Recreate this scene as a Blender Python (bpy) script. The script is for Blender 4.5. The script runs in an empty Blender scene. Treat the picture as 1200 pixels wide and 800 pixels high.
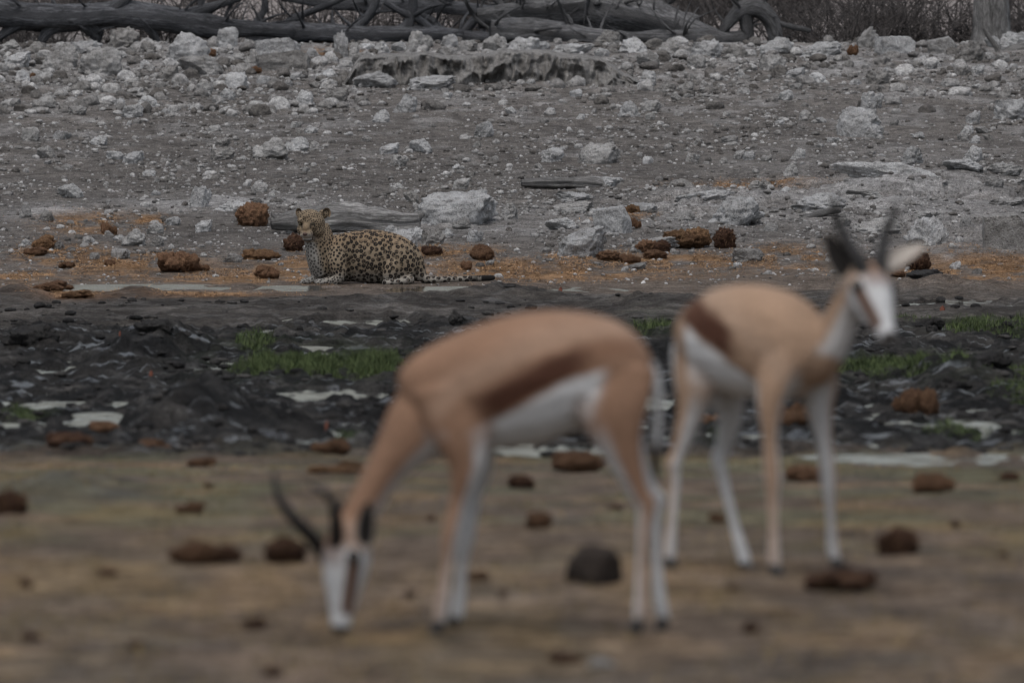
import bpy, bmesh, math, random
import numpy as np
from mathutils import Vector, Matrix, Euler

random.seed(7); RNG = np.random.default_rng(11)
SC = bpy.context.scene
COL = SC.collection

# ------------------------------------------------------------------ camera, sky, sun, exposure
F = 13700.0                      # focal length in pixels of the 1200 px wide photograph
ZC = 4.25                        # camera height above the leopard's ground
PITCH = math.atan(650.0 / F)
cam = bpy.data.cameras.new('camera'); cam_o = bpy.data.objects.new('camera', cam); COL.objects.link(cam_o)
cam_o.location = (0, 0, ZC); cam_o.rotation_euler = (math.pi / 2 - PITCH, 0, 0)
cam.sensor_width = 36.0; cam.lens = F / 1200 * 36.0
cam.clip_start = 0.5; cam.clip_end = 20000
cam.dof.use_dof = True; cam.dof.focus_distance = 100.0
cam.dof.aperture_fstop = cam.lens / 49.0          # 49 mm wide opening
SC.camera = cam_o

SUN_EL, SUN_AZ = math.radians(68), math.radians(195)
w = bpy.data.worlds.new('World'); SC.world = w; w.use_nodes = True
nt = w.node_tree; nt.nodes.clear()
sky = nt.nodes.new('ShaderNodeTexSky'); sky.sky_type = 'NISHITA'; sky.sun_disc = False
sky.sun_elevation = SUN_EL; sky.sun_rotation = SUN_AZ
sky.air_density = 1.2; sky.dust_density = 4.0; sky.ozone_density = 1.0
hsv = nt.nodes.new('ShaderNodeHueSaturation'); hsv.inputs['Saturation'].default_value = 0.48
bg = nt.nodes.new('ShaderNodeBackground'); bg.inputs['Strength'].default_value = 0.13
wo = nt.nodes.new('ShaderNodeOutputWorld')
nt.links.new(sky.outputs[0], hsv.inputs['Color']); nt.links.new(hsv.outputs[0], bg.inputs[0]); nt.links.new(bg.outputs[0], wo.inputs[0])
sun = bpy.data.lights.new('sun', 'SUN'); sun.energy = 0.8; sun.angle = math.radians(40); sun.color = (1.0, 0.97, 0.93)
sun_o = bpy.data.objects.new('sun', sun); COL.objects.link(sun_o)
sd = Vector((math.sin(SUN_AZ) * math.cos(SUN_EL), math.cos(SUN_AZ) * math.cos(SUN_EL), math.sin(SUN_EL)))
sun_o.rotation_euler = sd.to_track_quat('Z', 'Y').to_euler(); sun_o.location = (0, 60, 60)
SC.view_settings.view_transform = 'Standard'; SC.view_settings.look = 'None'
SC.view_settings.exposure = 0.32; SC.view_settings.gamma = 1.0
SC.cycles.use_denoising = True; SC.cycles.filter_width = 1.15; SC.cycles.max_bounces = 6; SC.cycles.diffuse_bounces = 3

# ------------------------------------------------------------------ helpers: noise, rays, meshes
def _h(ix, iy, iz, s):
    n = (ix * 374761393 + iy * 668265263 + iz * 1274126177 + s * 974634777) & 0xffffffff
    n = ((n ^ (n >> 13)) * 1274126177) & 0xffffffff
    return ((n ^ (n >> 16)) & 0xffff).astype(np.float64) / 65535.0
def vn(x, y, z=0.0, s=0):
    x = np.asarray(x, float); y = np.asarray(y, float); z = np.zeros_like(x) + z
    fx, fy, fz = np.floor(x), np.floor(y), np.floor(z)
    ix, iy, iz = (a.astype(np.int64) + 500000 for a in (fx, fy, fz))
    u, v, t = x - fx, y - fy, z - fz
    u, v, t = (a * a * a * (a * (a * 6 - 15) + 10) for a in (u, v, t))
    L = lambda a, b, k: a + (b - a) * k
    flat = not np.any(t)
    def pl(k):
        return L(L(_h(ix, iy, iz + k, s), _h(ix + 1, iy, iz + k, s), u), L(_h(ix, iy + 1, iz + k, s), _h(ix + 1, iy + 1, iz + k, s), u), v)
    r = pl(0)
    if not flat: r = L(r, pl(1), t)
    return r * 2 - 1
def fbm(x, y, z=0.0, s=0, o=3, g=0.5):
    r = 0; a = 1; t = 0
    for k in range(o):
        r = r + a * vn(x * 2.03 ** k + 17.3 * k, y * 2.03 ** k - 9.1 * k, z * 2.03 ** k, s + k); t += a; a *= g
    return r / t
def sst(a, b, x):
    t = np.clip((x - a) / (b - a), 0, 1); return t * t * (3 - 2 * t)

CP, SP = math.cos(PITCH), math.sin(PITCH)
def ray(px, py):
    a, b = (px - 600.0) / F, (400.0 - py) / F
    return a, CP + b * SP, -SP + b * CP            # x, y, z
def at(px, py, D):
    a, b, c = ray(px, py); k = D / b
    return np.array((a * k, D, ZC + c * k))

# ground profile: distance from the camera against the height of the bed
ANC = [(28.8, 739), (31.1, 666), (34, 619), (38, 588), (46, 545), (58, 500), (70, 442), (82, 396), (92, 358), (100, 332),
       (103, 322), (105.5, 305), (112, 255), (118.5, 205), (125, 155), (131, 105), (136, 70), (140, 57), (144, 50)]
_D = np.array([a for a, _ in ANC], float); _Z = np.array([at(600, p, a)[2] for a, p in ANC])
_D = np.concatenate(([-100, 0, 24], _D, [149, 156, 175, 9000])); _Z = np.concatenate(([_Z[0]] * 3, _Z, [_Z[-1] - .22, _Z[-1] - .2, _Z[-1] + .0, _Z[-1] + .05]))
_gd = np.arange(-20, 200, 0.25); _gz = np.interp(_gd, _D, _Z)
_k = np.exp(-np.linspace(-2, 2, 17) ** 2); _k /= _k.sum()
_gz[8:-8] = np.convolve(_gz, _k, 'valid')
def prof(y): return np.interp(y, _gd, _gz)
def py_of(y, z):                                  # picture row of a point at distance y and height z
    zz = z - ZC; d = y * CP - zz * SP; u = y * SP + zz * CP
    return 400 - F * u / d
_qd = np.arange(20, 150, 0.1); _q = np.minimum.accumulate(py_of(_qd, prof(_qd)) - np.arange(len(_qd)) * 1e-6)
def D_of(py): return np.interp(-np.asarray(py, float), -_q, _qd)
def row(y): return np.interp(y, _qd, _q)
def spot(px, py):                                 # a place on the bed as the picture shows it
    D = float(D_of(py)); return float(at(px, py, D)[0]), D
def scale(D): return F / D

# pools: centre and half size
POOLS = [(165, 339.5, 120, 2.4), (345, 340, 60, 1.9), (560, 341, 135, 2.0), (80, 437, 95, 4.5), (390, 466, 105, 10), (100, 479, 110, 5),
         (105, 503, 62, 8), (345, 522, 75, 7.5), (420, 378, 70, 3), (770, 482, 50, 12), (1110, 507, 110, 5), (1085, 541, 150, 1.7),
         (640, 530, 120, 3), (130, 413, 45, 4), (900, 520, 70, 3.5), (1130, 357, 60, 2), (215, 427, 60, 3), (690, 508, 60, 3)]
_pr = random.Random(3)
for _i in range(64):
    _b = _pr.uniform(383, 532); POOLS.append((_pr.uniform(0, 1200), _b, _pr.uniform(18, 75), _pr.uniform(.8, 1.7)))
PW = []
for (a, b, c, d) in POOLS:
    if d > 3.2 and len(PW) > 2: c, d = c * .7, d * .5
    x, y = spot(a, b); y0, y1 = spot(a, b + d)[1], spot(a, b - d)[1]
    PW.append((x, (y0 + y1) / 2, c / scale(y), (y1 - y0) / 2, float(prof((y0 + y1) / 2)) + 0.005))
def ell(x, y, lst):
    r = np.zeros_like(x)
    for (a, b, c, d) in lst:
        X, Y = spot(a, b); y0, y1 = spot(a, b + d)[1], spot(a, b - d)[1]
        r = np.maximum(r, np.exp(-1.2 * (((x - X) / (c / scale(Y))) ** 2 + ((y - (y0 + y1) / 2) / max((y1 - y0) / 2, .15)) ** 2)))
    return r
STRAW = [(110, 262, 60, 11), (170, 258, 25, 6), (60, 297, 55, 12), (150, 308, 95, 13), (290, 325, 140, 8), (30, 325, 60, 8), (250, 347, 90, 4),
         (875, 217, 75, 7), (700, 302, 60, 9), (925, 302, 60, 11), (1150, 313, 120, 15), (620, 318, 200, 11), (350, 312, 90, 14), (800, 306, 80, 8), (85, 349, 55, 5),
         (520, 295, 60, 8), (735, 262, 40, 6), (390, 60, 40, 5)]
PALE = [(1060, 235, 190, 45), (760, 255, 190, 20), (1130, 285, 120, 22), (560, 265, 120, 15), (250, 240, 130, 12), (60, 250, 60, 10), (860, 245, 120, 22)]
GREEN = [(370, 428, 110, 22), (1010, 432, 60, 10), (1110, 440, 120, 18), (1170, 385, 80, 12), (25, 492, 40, 10), (1140, 512, 70, 8), (765, 385, 30, 14), (410, 520, 25, 8),
         (840, 520, 30, 8), (300, 405, 30, 14)]
MOUNDS = [(232, 500, 75, 14, .20), (75, 575, 75, 16, .055), (185, 418, 80, 14, .16), (60, 405, 90, 12, .12), (1110, 345, 110, 9, .14), (1120, 452, 70, 14, .14),
          (590, 355, 130, 6, .10), (780, 362, 90, 8, .10), (420, 360, 200, 8, .06), (880, 395, 120, 14, .12), (160, 345, 30, 4, .05), (20, 350, 45, 6, .09), (650, 420, 120, 16, .12)]
MW = []
for (a, b, c, d, hh) in MOUNDS:
    X, Y = spot(a, b); MW.append((X, Y, c / scale(Y), max(abs(spot(a, b - d)[1] - spot(a, b + d)[1]) / 2, .4), hh))

def zones(x, y):
    q = row(y) + 9 * fbm(x * .9, y * .25, s=3, o=2) * sst(30, 60, y)
    near = sst(525, 542, q)
    far = 1 - sst(336, 350, q - 10 * sst(2.6, 3.6, x))
    mud = np.clip(1 - near - far, 0, 1)
    return q, near, mud, far
def ground(x, y):
    x = np.asarray(x, float); y = np.asarray(y, float)
    q, near, mud, far = zones(x, y)
    z = prof(y)
    z = z + near * (.012 * fbm(x * 2.2, y * 2.2, s=21) + .006 * fbm(x * 13, y * 13, s=22, o=2))
    lump = 1 - np.abs(fbm(x * 1.7, y * 1.0, s=31, o=3)) * 2.4
    rough = sst(362, 392, q)
    z = z + mud * ((.02 + .025 * rough) * lump + (.014 + .034 * rough) * fbm(x * 5.5, y * 2.6, s=33, o=3) + .030 * (.4 + .6 * rough) * fbm(x * 15, y * 10, s=36, o=3))
    z = z + far * (.05 * fbm(x * .45, y * .45, s=41) + .022 * fbm(x * 2.4, y * 1.8, s=43) + .012 * fbm(x * 8, y * 6, s=45, o=3))
    pale = ell(x, y, PALE) * far
    st = fbm(x * 1.1, y * .8, s=47, o=4)
    z = z + pale * (.15 + .40 * sst(.3, 1.6, x)) * (.09 * sst(-.2, -.16, st) + .12 * sst(.0, .04, st) + .09 * sst(.2, .24, st) + .035 * fbm(x * 9, y * 8, s=49, o=3))
    for (X, Y, a, b, hh) in MW:
        r = ((x - X) / a) ** 2 + ((y - Y) / b) ** 2
        z = z + hh * np.exp(-1.6 * r) * (1 + .5 * fbm(x * 5, y * 4, s=53, o=2))
    bn = np.exp(-(((x + 1.0) / 1.25) ** 4 + ((y - 100.1) / .8) ** 4)); z = z * (1 - bn) + bn * (float(prof(100.0)) + .004 * fbm(x * 9, y * 9, s=57, o=2))
    wob = .22 * fbm(x * 1.8, y * .9, s=61, o=3)
    lum = .05 * fbm(x * 3.2, y * 2.2, s=63, o=3) + .018 * fbm(x * 11, y * 8, s=64, o=2)
    for i, (X, Y, a, b, zp) in enumerate(PW):
        m = (np.abs(x - X) < a * 1.7) & (np.abs(y - Y) < b * 1.9)
        if not m.any(): continue
        r = np.sqrt(((x[m] - X) / a) ** 2 + ((y[m] - Y) / b) ** 2) + wob[m]
        k = 1 - sst(1.0, 1.45, r)
        amp = .45 if i < 3 else 1.25 if i < 18 else .8
        tgt = zp - .035 + amp * lum[m] + .06 * sst(.75, 1.15, r)
        z[m] = z[m] * (1 - k) + tgt * k
    return z

def new_mesh(name, V, Fc, smooth=True):
    me = bpy.data.meshes.new(name); V = np.asarray(V, np.float32); Fc = np.asarray(Fc, np.int32)
    n = Fc.shape[1]
    me.vertices.add(len(V)); me.vertices.foreach_set('co', V.ravel())
    me.loops.add(Fc.size); me.loops.foreach_set('vertex_index', Fc.ravel())
    me.polygons.add(len(Fc)); me.polygons.foreach_set('loop_start', np.arange(0, Fc.size, n, dtype=np.int32))
    me.polygons.foreach_set('loop_total', np.full(len(Fc), n, np.int32)) if False else None
    me.update(calc_edges=True); me.validate()
    me.polygons.foreach_set('use_smooth', np.full(len(me.polygons), smooth)); me.update()
    return me
def col_attr(me, rgb, name='Col'):
    a = me.color_attributes.new(name, 'FLOAT_COLOR', 'POINT')
    c = np.ones((len(me.vertices), 4), np.float32); c[:, :3] = rgb; a.data.foreach_set('color', c.ravel())
def f_attr(me, v, name):
    a = me.attributes.new(name, 'FLOAT', 'POINT'); a.data.foreach_set('value', np.asarray(v, np.float32))
def link(name, me, mat=None, parent=None, loc=None, label=None, cat=None, group=None, kind=None):
    o = bpy.data.objects.new(name, me); COL.objects.link(o)
    if mat and me and not me.materials: me.materials.append(mat)
    if parent: o.parent = parent
    if loc is not None: o.location = loc
    return tag(o, label, cat, group, kind)
def tag(o, label=None, cat=None, group=None, kind=None):
    for k, v in (('label', label), ('category', cat), ('group', group), ('kind', kind)):
        if v: o[k] = v
    return o

# ------------------------------------------------------------------ materials
class NB:
    def __init__(s, name):
        s.m = bpy.data.materials.new(name); s.m.use_nodes = True; s.t = s.m.node_tree; s.t.nodes.clear()
        s.out = s.n('ShaderNodeOutputMaterial'); s.b = s.n('ShaderNodeBsdfPrincipled'); s.l(s.b.outputs[0], s.out.inputs[0])
    def n(s, t, **k):
        x = s.t.nodes.new(t)
        for a, v in k.items(): setattr(x, a, v)
        return x
    def l(s, a, b): s.t.links.new(a, b)
    def val(s, sock, v):
        if hasattr(v, 'links'): s.l(v, sock)
        else: sock.default_value = v
    def coord(s, kind='Object', scl=(1, 1, 1)):
        c = s.n('ShaderNodeTexCoord'); m = s.n('ShaderNodeMapping'); m.inputs['Scale'].default_value = scl
        s.l(c.outputs[kind], m.inputs[0]); return m.outputs[0]
    def noise(s, co, sc, det=4, rough=.55, dist=0):
        x = s.n('ShaderNodeTexNoise'); s.l(co, x.inputs['Vector']); x.inputs['Scale'].default_value = sc
        x.inputs['Detail'].default_value = det; x.inputs['Roughness'].default_value = rough; x.inputs['Distortion'].default_value = dist
        return x.outputs[0]
    def voro(s, co, sc, out=0):
        x = s.n('ShaderNodeTexVoronoi'); s.l(co, x.inputs['Vector']); x.inputs['Scale'].default_value = sc; return x.outputs[out]
    def ramp(s, f, a, b, c0=0., c1=1.):
        x = s.n('ShaderNodeMapRange'); x.interpolation_type = 'SMOOTHSTEP'; s.l(f, x.inputs[0])
        x.inputs[1].default_value = a; x.inputs[2].default_value = b; x.inputs[3].default_value = c0; x.inputs[4].default_value = c1
        return x.outputs[0]
    def mix(s, f, a, b, mode='MIX'):
        x = s.n('ShaderNodeMix', data_type='RGBA', blend_type=mode); s.val(x.inputs[0], f)
        s.val(x.inputs[6], a if hasattr(a, 'links') else (*a, 1)); s.val(x.inputs[7], b if hasattr(b, 'links') else (*b, 1)); return x.outputs[2]
    def math(s, op, a, b=0.):
        x = s.n('ShaderNodeMath', operation=op); s.val(x.inputs[0], a); s.val(x.inputs[1], b); return x.outputs[0]
    def attr(s, n, o=0):
        x = s.n('ShaderNodeAttribute'); x.attribute_name = n; return x.outputs[o]
    def rnd(s): return s.n('ShaderNodeObjectInfo').outputs['Random']
    def scalecol(s, c, f):
        x = s.n('ShaderNodeVectorMath', operation='SCALE'); s.val(x.inputs[0], c if hasattr(c, 'links') else c); s.val(x.inputs['Scale'], f); return x.outputs[0]
    def bump(s, h, dist, st=1.0, prev=None):
        x = s.n('ShaderNodeBump'); s.l(h, x.inputs['Height']); x.inputs['Distance'].default_value = dist; x.inputs['Strength'].default_value = st
        if prev: s.l(prev, x.inputs['Normal'])
        return x.outputs[0]
    def done(s, base=None, rough=None, nrm=None, spec=None):
        if base is not None: s.val(s.b.inputs['Base Color'], base if hasattr(base, 'links') else (*base, 1))
        if rough is not None: s.val(s.b.inputs['Roughness'], rough)
        if nrm is not None: s.l(nrm, s.b.inputs['Normal'])
        if spec is not None: s.val(s.b.inputs['Specular IOR Level'], spec)
        return s.m

def mat_ground():
    k = NB('soil'); co = k.coord()
    grit = k.attr('grit', 2); wet = k.attr('wet', 2)
    n1 = k.noise(co, 9, 6, .65); n2 = k.noise(co, 55, 4, .7); n3 = k.noise(co, 2.2, 3)
    f = k.math('MULTIPLY', k.ramp(n1, .28, .72, .55, 1.45), k.ramp(n2, .3, .7, .45, 1.55))
    f = k.math('MULTIPLY', f, k.ramp(n3, .3, .7, .85, 1.15))
    c = k.scalecol(k.attr('Col'), f)
    sp = k.voro(co, 38, 0); spm = k.math('MULTIPLY', k.ramp(sp, .16, .26, 1, 0), k.ramp(k.noise(co, 6, 3), .48, .62))
    spm = k.math('MULTIPLY', spm, grit)
    c = k.mix(spm, c, (.30, .29, .285))
    dk = k.voro(co, 27, 0); dkm = k.math('MULTIPLY', k.ramp(dk, .1, .17, 1, 0), k.ramp(k.noise(co, 4, 3), .5, .64))
    c = k.mix(k.math('MULTIPLY', dkm, grit), c, (.035, .031, .029))
    h = k.math('ADD', k.math('MULTIPLY', n1, .5), k.math('MULTIPLY', n2, .35))
    nr = k.bump(h, .08, 1.0)
    rw = k.ramp(k.noise(co, 3.5, 5, .65), .55, .64)
    ro = k.math('SUBTRACT', .95, k.math('MULTIPLY', wet, k.math('MULTIPLY', rw, .66)))
    return k.done(c, ro, nr, k.math('ADD', .05, k.math('MULTIPLY', k.math('MULTIPLY', wet, rw), .42)))
def mat_rock(name, a, b, dark, pits=.7):
    k = NB(name); co = k.coord(); g = k.n('ShaderNodeNewGeometry').outputs['Position']
    r = k.rnd()
    m = k.n('ShaderNodeVectorMath', operation='ADD'); k.l(g, m.inputs[0]); s3 = k.n('ShaderNodeCombineXYZ'); k.l(k.math('MULTIPLY', r, 50), s3.inputs[2]); k.l(s3.outputs[0], m.inputs[1])
    p = m.outputs[0]
    n1 = k.noise(p, 7, 6, .68); n2 = k.noise(p, 30, 5, .7); n3 = k.noise(p, 90, 3, .7)
    c = k.mix(k.ramp(n1, .36, .66), a, b)
    c = k.mix(k.math('MULTIPLY', k.ramp(n2, .52, .72), pits), c, dark)
    pit = k.math('MULTIPLY', k.ramp(k.voro(p, 34), .1, .24, 1, 0), k.ramp(n1, .45, .6))
    c = k.mix(k.math('MULTIPLY', pit, .75), c, dark)
    c = k.scalecol(c, k.math('MULTIPLY', k.ramp(r, 0, 1, .8, 1.12), k.ramp(n3, .3, .7, .8, 1.2)))
    h = k.math('SUBTRACT', k.math('ADD', k.math('MULTIPLY', n1, .7), k.math('MULTIPLY', n2, .5)), k.math('MULTIPLY', pit, .25))
    return k.done(c, .93, k.bump(h, .10, 1.0), .15)
def mat_dung(name, a, b):
    k = NB(name); co = k.coord(scl=(1, 1, 1)); r = k.rnd()
    n1 = k.noise(co, 4, 5, .7); n2 = k.noise(co, 22, 4, .75, 1.5)
    c = k.mix(k.ramp(n1, .35, .65), a, b)
    c = k.scalecol(c, k.math('MULTIPLY', k.ramp(n2, .3, .7, .45, 1.5), k.ramp(r, 0, 1, .75, 1.2)))
    return k.done(c, .97, k.bump(k.math('ADD', n1, n2), .05, 1), .08)
def mat_wood(name, a, b, gr=1.0):
    k = NB(name); u = k.attr('uvw', 1)
    m = k.n('ShaderNodeMapping'); m.inputs['Scale'].default_value = (1.2, 9 * gr, 1); k.l(u, m.inputs[0]); m = m.outputs[0]
    n1 = k.noise(m, 2.2, 6, .7, .8); n2 = k.noise(m, 7, 4, .7, .5); n3 = k.noise(k.coord(), 1.3, 3)
    c = k.mix(k.ramp(n1, .34, .64), a, b); c = k.scalecol(c, k.math('MULTIPLY', k.ramp(n2, .3, .7, .6, 1.35), k.ramp(n3, .3, .7, .7, 1.25)))
    return k.done(c, .92, k.bump(k.math('ADD', n1, k.math('MULTIPLY', n2, .5)), .05, 1), .15)
def mat_water(name, rough, rip):
    k = NB(name); co = k.coord(scl=(1, .4, 1))
    n = k.math('ADD', k.noise(co, 7, 3, .6), k.math('MULTIPLY', k.noise(co, 2, 2), .8))
    k.b.inputs['IOR'].default_value = 1.33
    return k.done((.02, .019, .017), rough, k.bump(n, rip, 1.0), .5)
def mat_coat(name, rough=.85, amt=.14, fs=60):
    k = NB(name); co = k.coord(); n = k.noise(co, fs, 3, .7); n2 = k.noise(co, 7, 3)
    c = k.scalecol(k.attr('Col'), k.math('MULTIPLY', k.ramp(n, .25, .75, 1 - amt, 1 + amt), k.ramp(n2, .3, .7, .93, 1.07)))
    k.b.inputs['Sheen Weight'].default_value = 0.0
    return k.done(c, rough, k.bump(k.math('ADD', n, k.math('MULTIPLY', n2, 1.5)), .008, .7), .15)
def mat_plain(name, c, rough=.6, var=.2, sc=25, spec=.3, bd=.01):
    k = NB(name); co = k.coord(); n = k.noise(co, sc, 4, .6)
    return k.done(k.scalecol(k.mix(0., c, c), k.ramp(n, .3, .7, 1 - var, 1 + var)), rough, k.bump(n, bd, .6), spec)
def mat_attr(name, rough=.8, lo=.7, hi=1.3):
    k = NB(name); n = k.noise(k.coord(), 3, 3)
    return k.done(k.scalecol(k.attr('Col'), k.ramp(n, .3, .7, lo, hi)), rough, None, .15)

def mat_rubble():
    k = NB('rubble_stone'); p = k.coord(); n1 = k.noise(p, 14, 5, .7); n2 = k.noise(p, 45, 4, .7)
    c = k.scalecol(k.attr('Col'), k.math('MULTIPLY', k.ramp(n1, .3, .7, .6, 1.3), k.ramp(n2, .3, .7, .7, 1.25)))
    return k.done(c, .95, k.bump(k.math('ADD', n1, k.math('MULTIPLY', n2, .5)), .04, .9), .12)
M = dict(
    soil=mat_ground(), water=mat_water('pool_water', .05, .012), ruffled=mat_water('ruffled_water', .05, .004),
    rock=mat_rock('pale_limestone', (.48, .482, .488), (.32, .318, .316), (.09, .086, .083), .7),
    rockdark=mat_rock('grey_limestone', (.30, .292, .283), (.18, .173, .165), (.07, .066, .062)),
    rockwarm=mat_rock('dusty_limestone', (.37, .365, .36), (.235, .228, .22), (.085, .08, .075)),
    ledge=mat_rock('eroded_limestone', (.27, .262, .252), (.17, .163, .155), (.06, .056, .052), .9),
    rockbrown=mat_rock('brown_stone', (.05, .040, .034), (.034, .028, .024), (.02, .017, .015)),
    dung=mat_dung('dry_dung', (.19, .108, .068), (.26, .152, .092)),
    dungdark=mat_dung('dark_dung', (.082, .046, .034), (.125, .07, .047)),
    dungstraw=mat_dung('straw_dung', (.26, .158, .088), (.18, .102, .058)),
    mud=mat_rock('black_mud', (.030, .029, .029), (.045, .043, .041), (.018, .018, .018), .5),
    log=mat_wood('weathered_wood', (.36, .352, .345), (.15, .145, .14)),
    bark=mat_wood('dead_bark', (.15, .154, .166), (.052, .053, .058)),
    barkpale=mat_wood('pale_dead_bark', (.20, .20, .205), (.075, .074, .076)),
    twig=mat_plain('twig_bark', (.058, .052, .050), .9, .4, 6),
    fibre=mat_plain('dung_fibre', (.125, .073, .044), .95, .5, 9, .1),
    grass=mat_attr('grass_blades'), straw=mat_attr('straw_fibres', .9), pebble=mat_attr('pebbles', .95, .8, 1.2),
    rubble=mat_rubble(),
    coat=mat_coat('antelope_coat'), fur=mat_coat('leopard_fur', .9, .16, 90),
    horn=mat_plain('horn', (.011, .010, .010), .45, .3, 60), hoof=mat_plain('hoof', (.018, .017, .017), .5, .3, 60),
    eye=mat_plain('antelope_eye', (.008, .006, .005), .08, .05, 5, .6), cateye=mat_plain('leopard_eye', (.055, .048, .022), .15, .1, 60, .5),
    nose=mat_plain('leopard_nose', (.05, .028, .024), .5, .2, 60), earin=mat_coat('ear_skin'), rust=mat_plain('rust_leaf', (.13, .045, .028), .8, .35, 40),
)

# ------------------------------------------------------------------ the ground, one sheet to the horizon
def make_ground():
    rows = np.concatenate(([-400, -120, -40, 0, 12, 20, 24, 26], D_of(np.arange(800, 318, -.85)), D_of(np.arange(318, 50, -.72)),
                           np.arange(144.4, 172, .45), 172 * 1.12 ** np.arange(1, 34)))
    uu = np.linspace(-1.5, 1.5, 660); outer = 1.5 * 1.22 ** np.arange(1, 34)
    u = np.concatenate((-outer[::-1], uu, outer))
    Y, U = np.meshgrid(rows, u, indexing='ij'); X = U * .0438 * np.maximum(Y, 24)
    x, y = X.ravel(), Y.ravel()
    z = ground(x, y)
    z += sst(300, 3000, np.hypot(x, y)) * 6 * fbm(x * .002, y * .002, s=71)
    V = np.stack((x, y, z), 1); nr, nc = X.shape
    i = np.arange(nr - 1)[:, None] * nc + np.arange(nc - 1)[None, :]; i = i.ravel()
    me = new_mesh('ground', V, np.stack((i, i + 1, i + nc + 1, i + nc), 1))
    q, near, mud, far = zones(x, y)
    C = lambda *c: np.array(c)[None, :]
    n1 = fbm(x * 1.3, y * .9, s=81, o=4)[:, None]; n2 = fbm(x * 4, y * np.where(y < 48, 1.2, 2.6), s=85, o=3)[:, None]; n3 = fbm(x * .5, y * .5, s=88, o=2)[:, None]
    cn = C(.128, .098, .075) + n1 * C(.03, .02, .013) + n2 * C(.022, .015, .01)
    ol = (sst(660, 560, q) if False else 1 - sst(575, 680, q))[:, None]
    og = (.6 * ol + .2) * sst(-.15, .3, fbm(x * 1.9, y * .8, s=103, o=3)[:, None]); cn = cn * (1 - og) + C(.105, .102, .064) * og
    cn = cn + sst(.12, .5, fbm(x * 3, y * 3, s=87, o=3)[:, None]) * C(.04, .024, .008)
    pt = fbm(x * 5, y * 1.6, s=99, o=3)[:, None]; cn = cn * (1 + .26 * pt + .34 * fbm(x * 13, y * 4.5, s=105, o=3)[:, None]) + sst(.15, .4, fbm(x * 2.6 + 5, y * .9, s=101, o=3))[:, None] * C(.035, .018, .0)
    mg = ell(x, y, [(75, 572, 75, 13), (140, 580, 50, 8)])[:, None]; cn = cn * (1 - .75 * mg) + C(.075, .072, .072) * .75 * mg
    gv = sst(.18, .42, fbm(x * .9 + 9, y * .8, s=91, o=4))[:, None]; cn = cn * (1 - .4 * gv) + C(.095, .085, .078) * .4 * gv
    dry = sst(-.1, .35, n1) * (1 - .65 * sst(385, 420, q)[:, None])
    n4 = fbm(x * 9, y * 5, s=86, o=3)[:, None]
    cm = C(.012, .0118, .0118) + (1 - sst(368, 392, q))[:, None] * (C(.034, .030, .0265) + n2 * .02) + dry * C(.026, .023, .020) + sst(.1, .4, n2) * C(.022, .0205, .019) + sst(.2, .5, n4) * C(.03, .029, .028) * sst(375, 400, q)[:, None]
    gn = (ell(x, y, GREEN) * sst(-.35, .15, fbm(x * 5, y * 3, s=93, o=2)))[:, None]; cm = cm * (1 - .6 * gn) + C(.030, .045, .014) * .6 * gn
    cf = C(.106, .097, .090) + n1 * C(.022, .020, .018) + n2 * C(.022, .020, .018)
    cf = cf * (1 + .25 * sst(200, 60, q)[:, None] if False else 1 + .28 * (1 - sst(60, 190, q))[:, None])
    # loose pale chalk dust, thick by the outcrops
    st = fbm(x * 1.1, y * .8, s=47, o=4)
    pl = ell(x, y, PALE) * (.35 + .65 * sst(-.12, .1, st + .25 * fbm(x * 6, y * 4, s=48, o=3)))
    pl = np.clip(pl + .45 * (1 - sst(120, 240, q)) * sst(.05, .35, fbm(x * 2.2, y * 1.1, s=96, o=3)) + .55 * (1 - sst(70, 120, q)) * sst(-.15, .3, fbm(x * 1.8, y * 1.2, s=95, o=3)), 0, .9)[:, None]
    cf = cf * (1 - pl) + (C(.25, .244, .24) + n2 * .07) * pl
    sw = ell(x, y, STRAW) * sst(-.3, .35, fbm(x * 3.2, y * 1.8, s=97, o=4)); sw = np.clip(sw * 1.2 + ell(x, y, [(875, 217, 72, 6)]) * (.75 + .5 * fbm(x * 6, y * 3, s=98, o=2)), 0, .9)[:, None]
    wl = (sst(300, 326, q) * .35)[:, None]                          # trampled brown margin of the water
    cf = cf * (1 - wl) + C(.13, .085, .052) * wl
    cf = cf * (1 - sw) + (C(.20, .12, .064) + n2 * C(.06, .036, .02)) * sw
    bk = sst(152, 160, y)[:, None]; cf = cf * (1 - bk) + C(.25, .225, .215) * bk
    swm = (ell(x, y, [(250, 347, 90, 4), (85, 349, 55, 5)]) * .8)[:, None]; cm = cm * (1 - swm) + C(.17, .095, .05) * swm
    c = cn * near[:, None] + cm * mud[:, None] + cf * far[:, None]
    col_attr(me, np.clip(c, .012, .7))
    wet = mud * (.35 + .65 * sst(375, 400, q))
    f_attr(me, np.clip(wet * (1 - .9 * gn[:, 0]), 0, 1), 'wet'); f_attr(me, far * (1 - .5 * sw[:, 0]) * (y < 146), 'grit')
    link('ground', me, M['soil'], kind='structure')
make_ground()

for i, (X, Y, a, b, zp) in enumerate(PW):
    n = 40; t = np.linspace(0, 2 * math.pi, n, endpoint=False)
    V = [(0, 0, 0)] + [(a * 1.32 * math.cos(q), b * 1.32 * math.sin(q), 0) for q in t]
    me = new_mesh('water', V, [(0, 1 + k, 1 + (k + 1) % n) for k in range(n)])
    link('water', me, M['ruffled' if i < 3 or i % 4 == 0 else 'water'], loc=(X, Y, zp), kind='structure')

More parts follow.
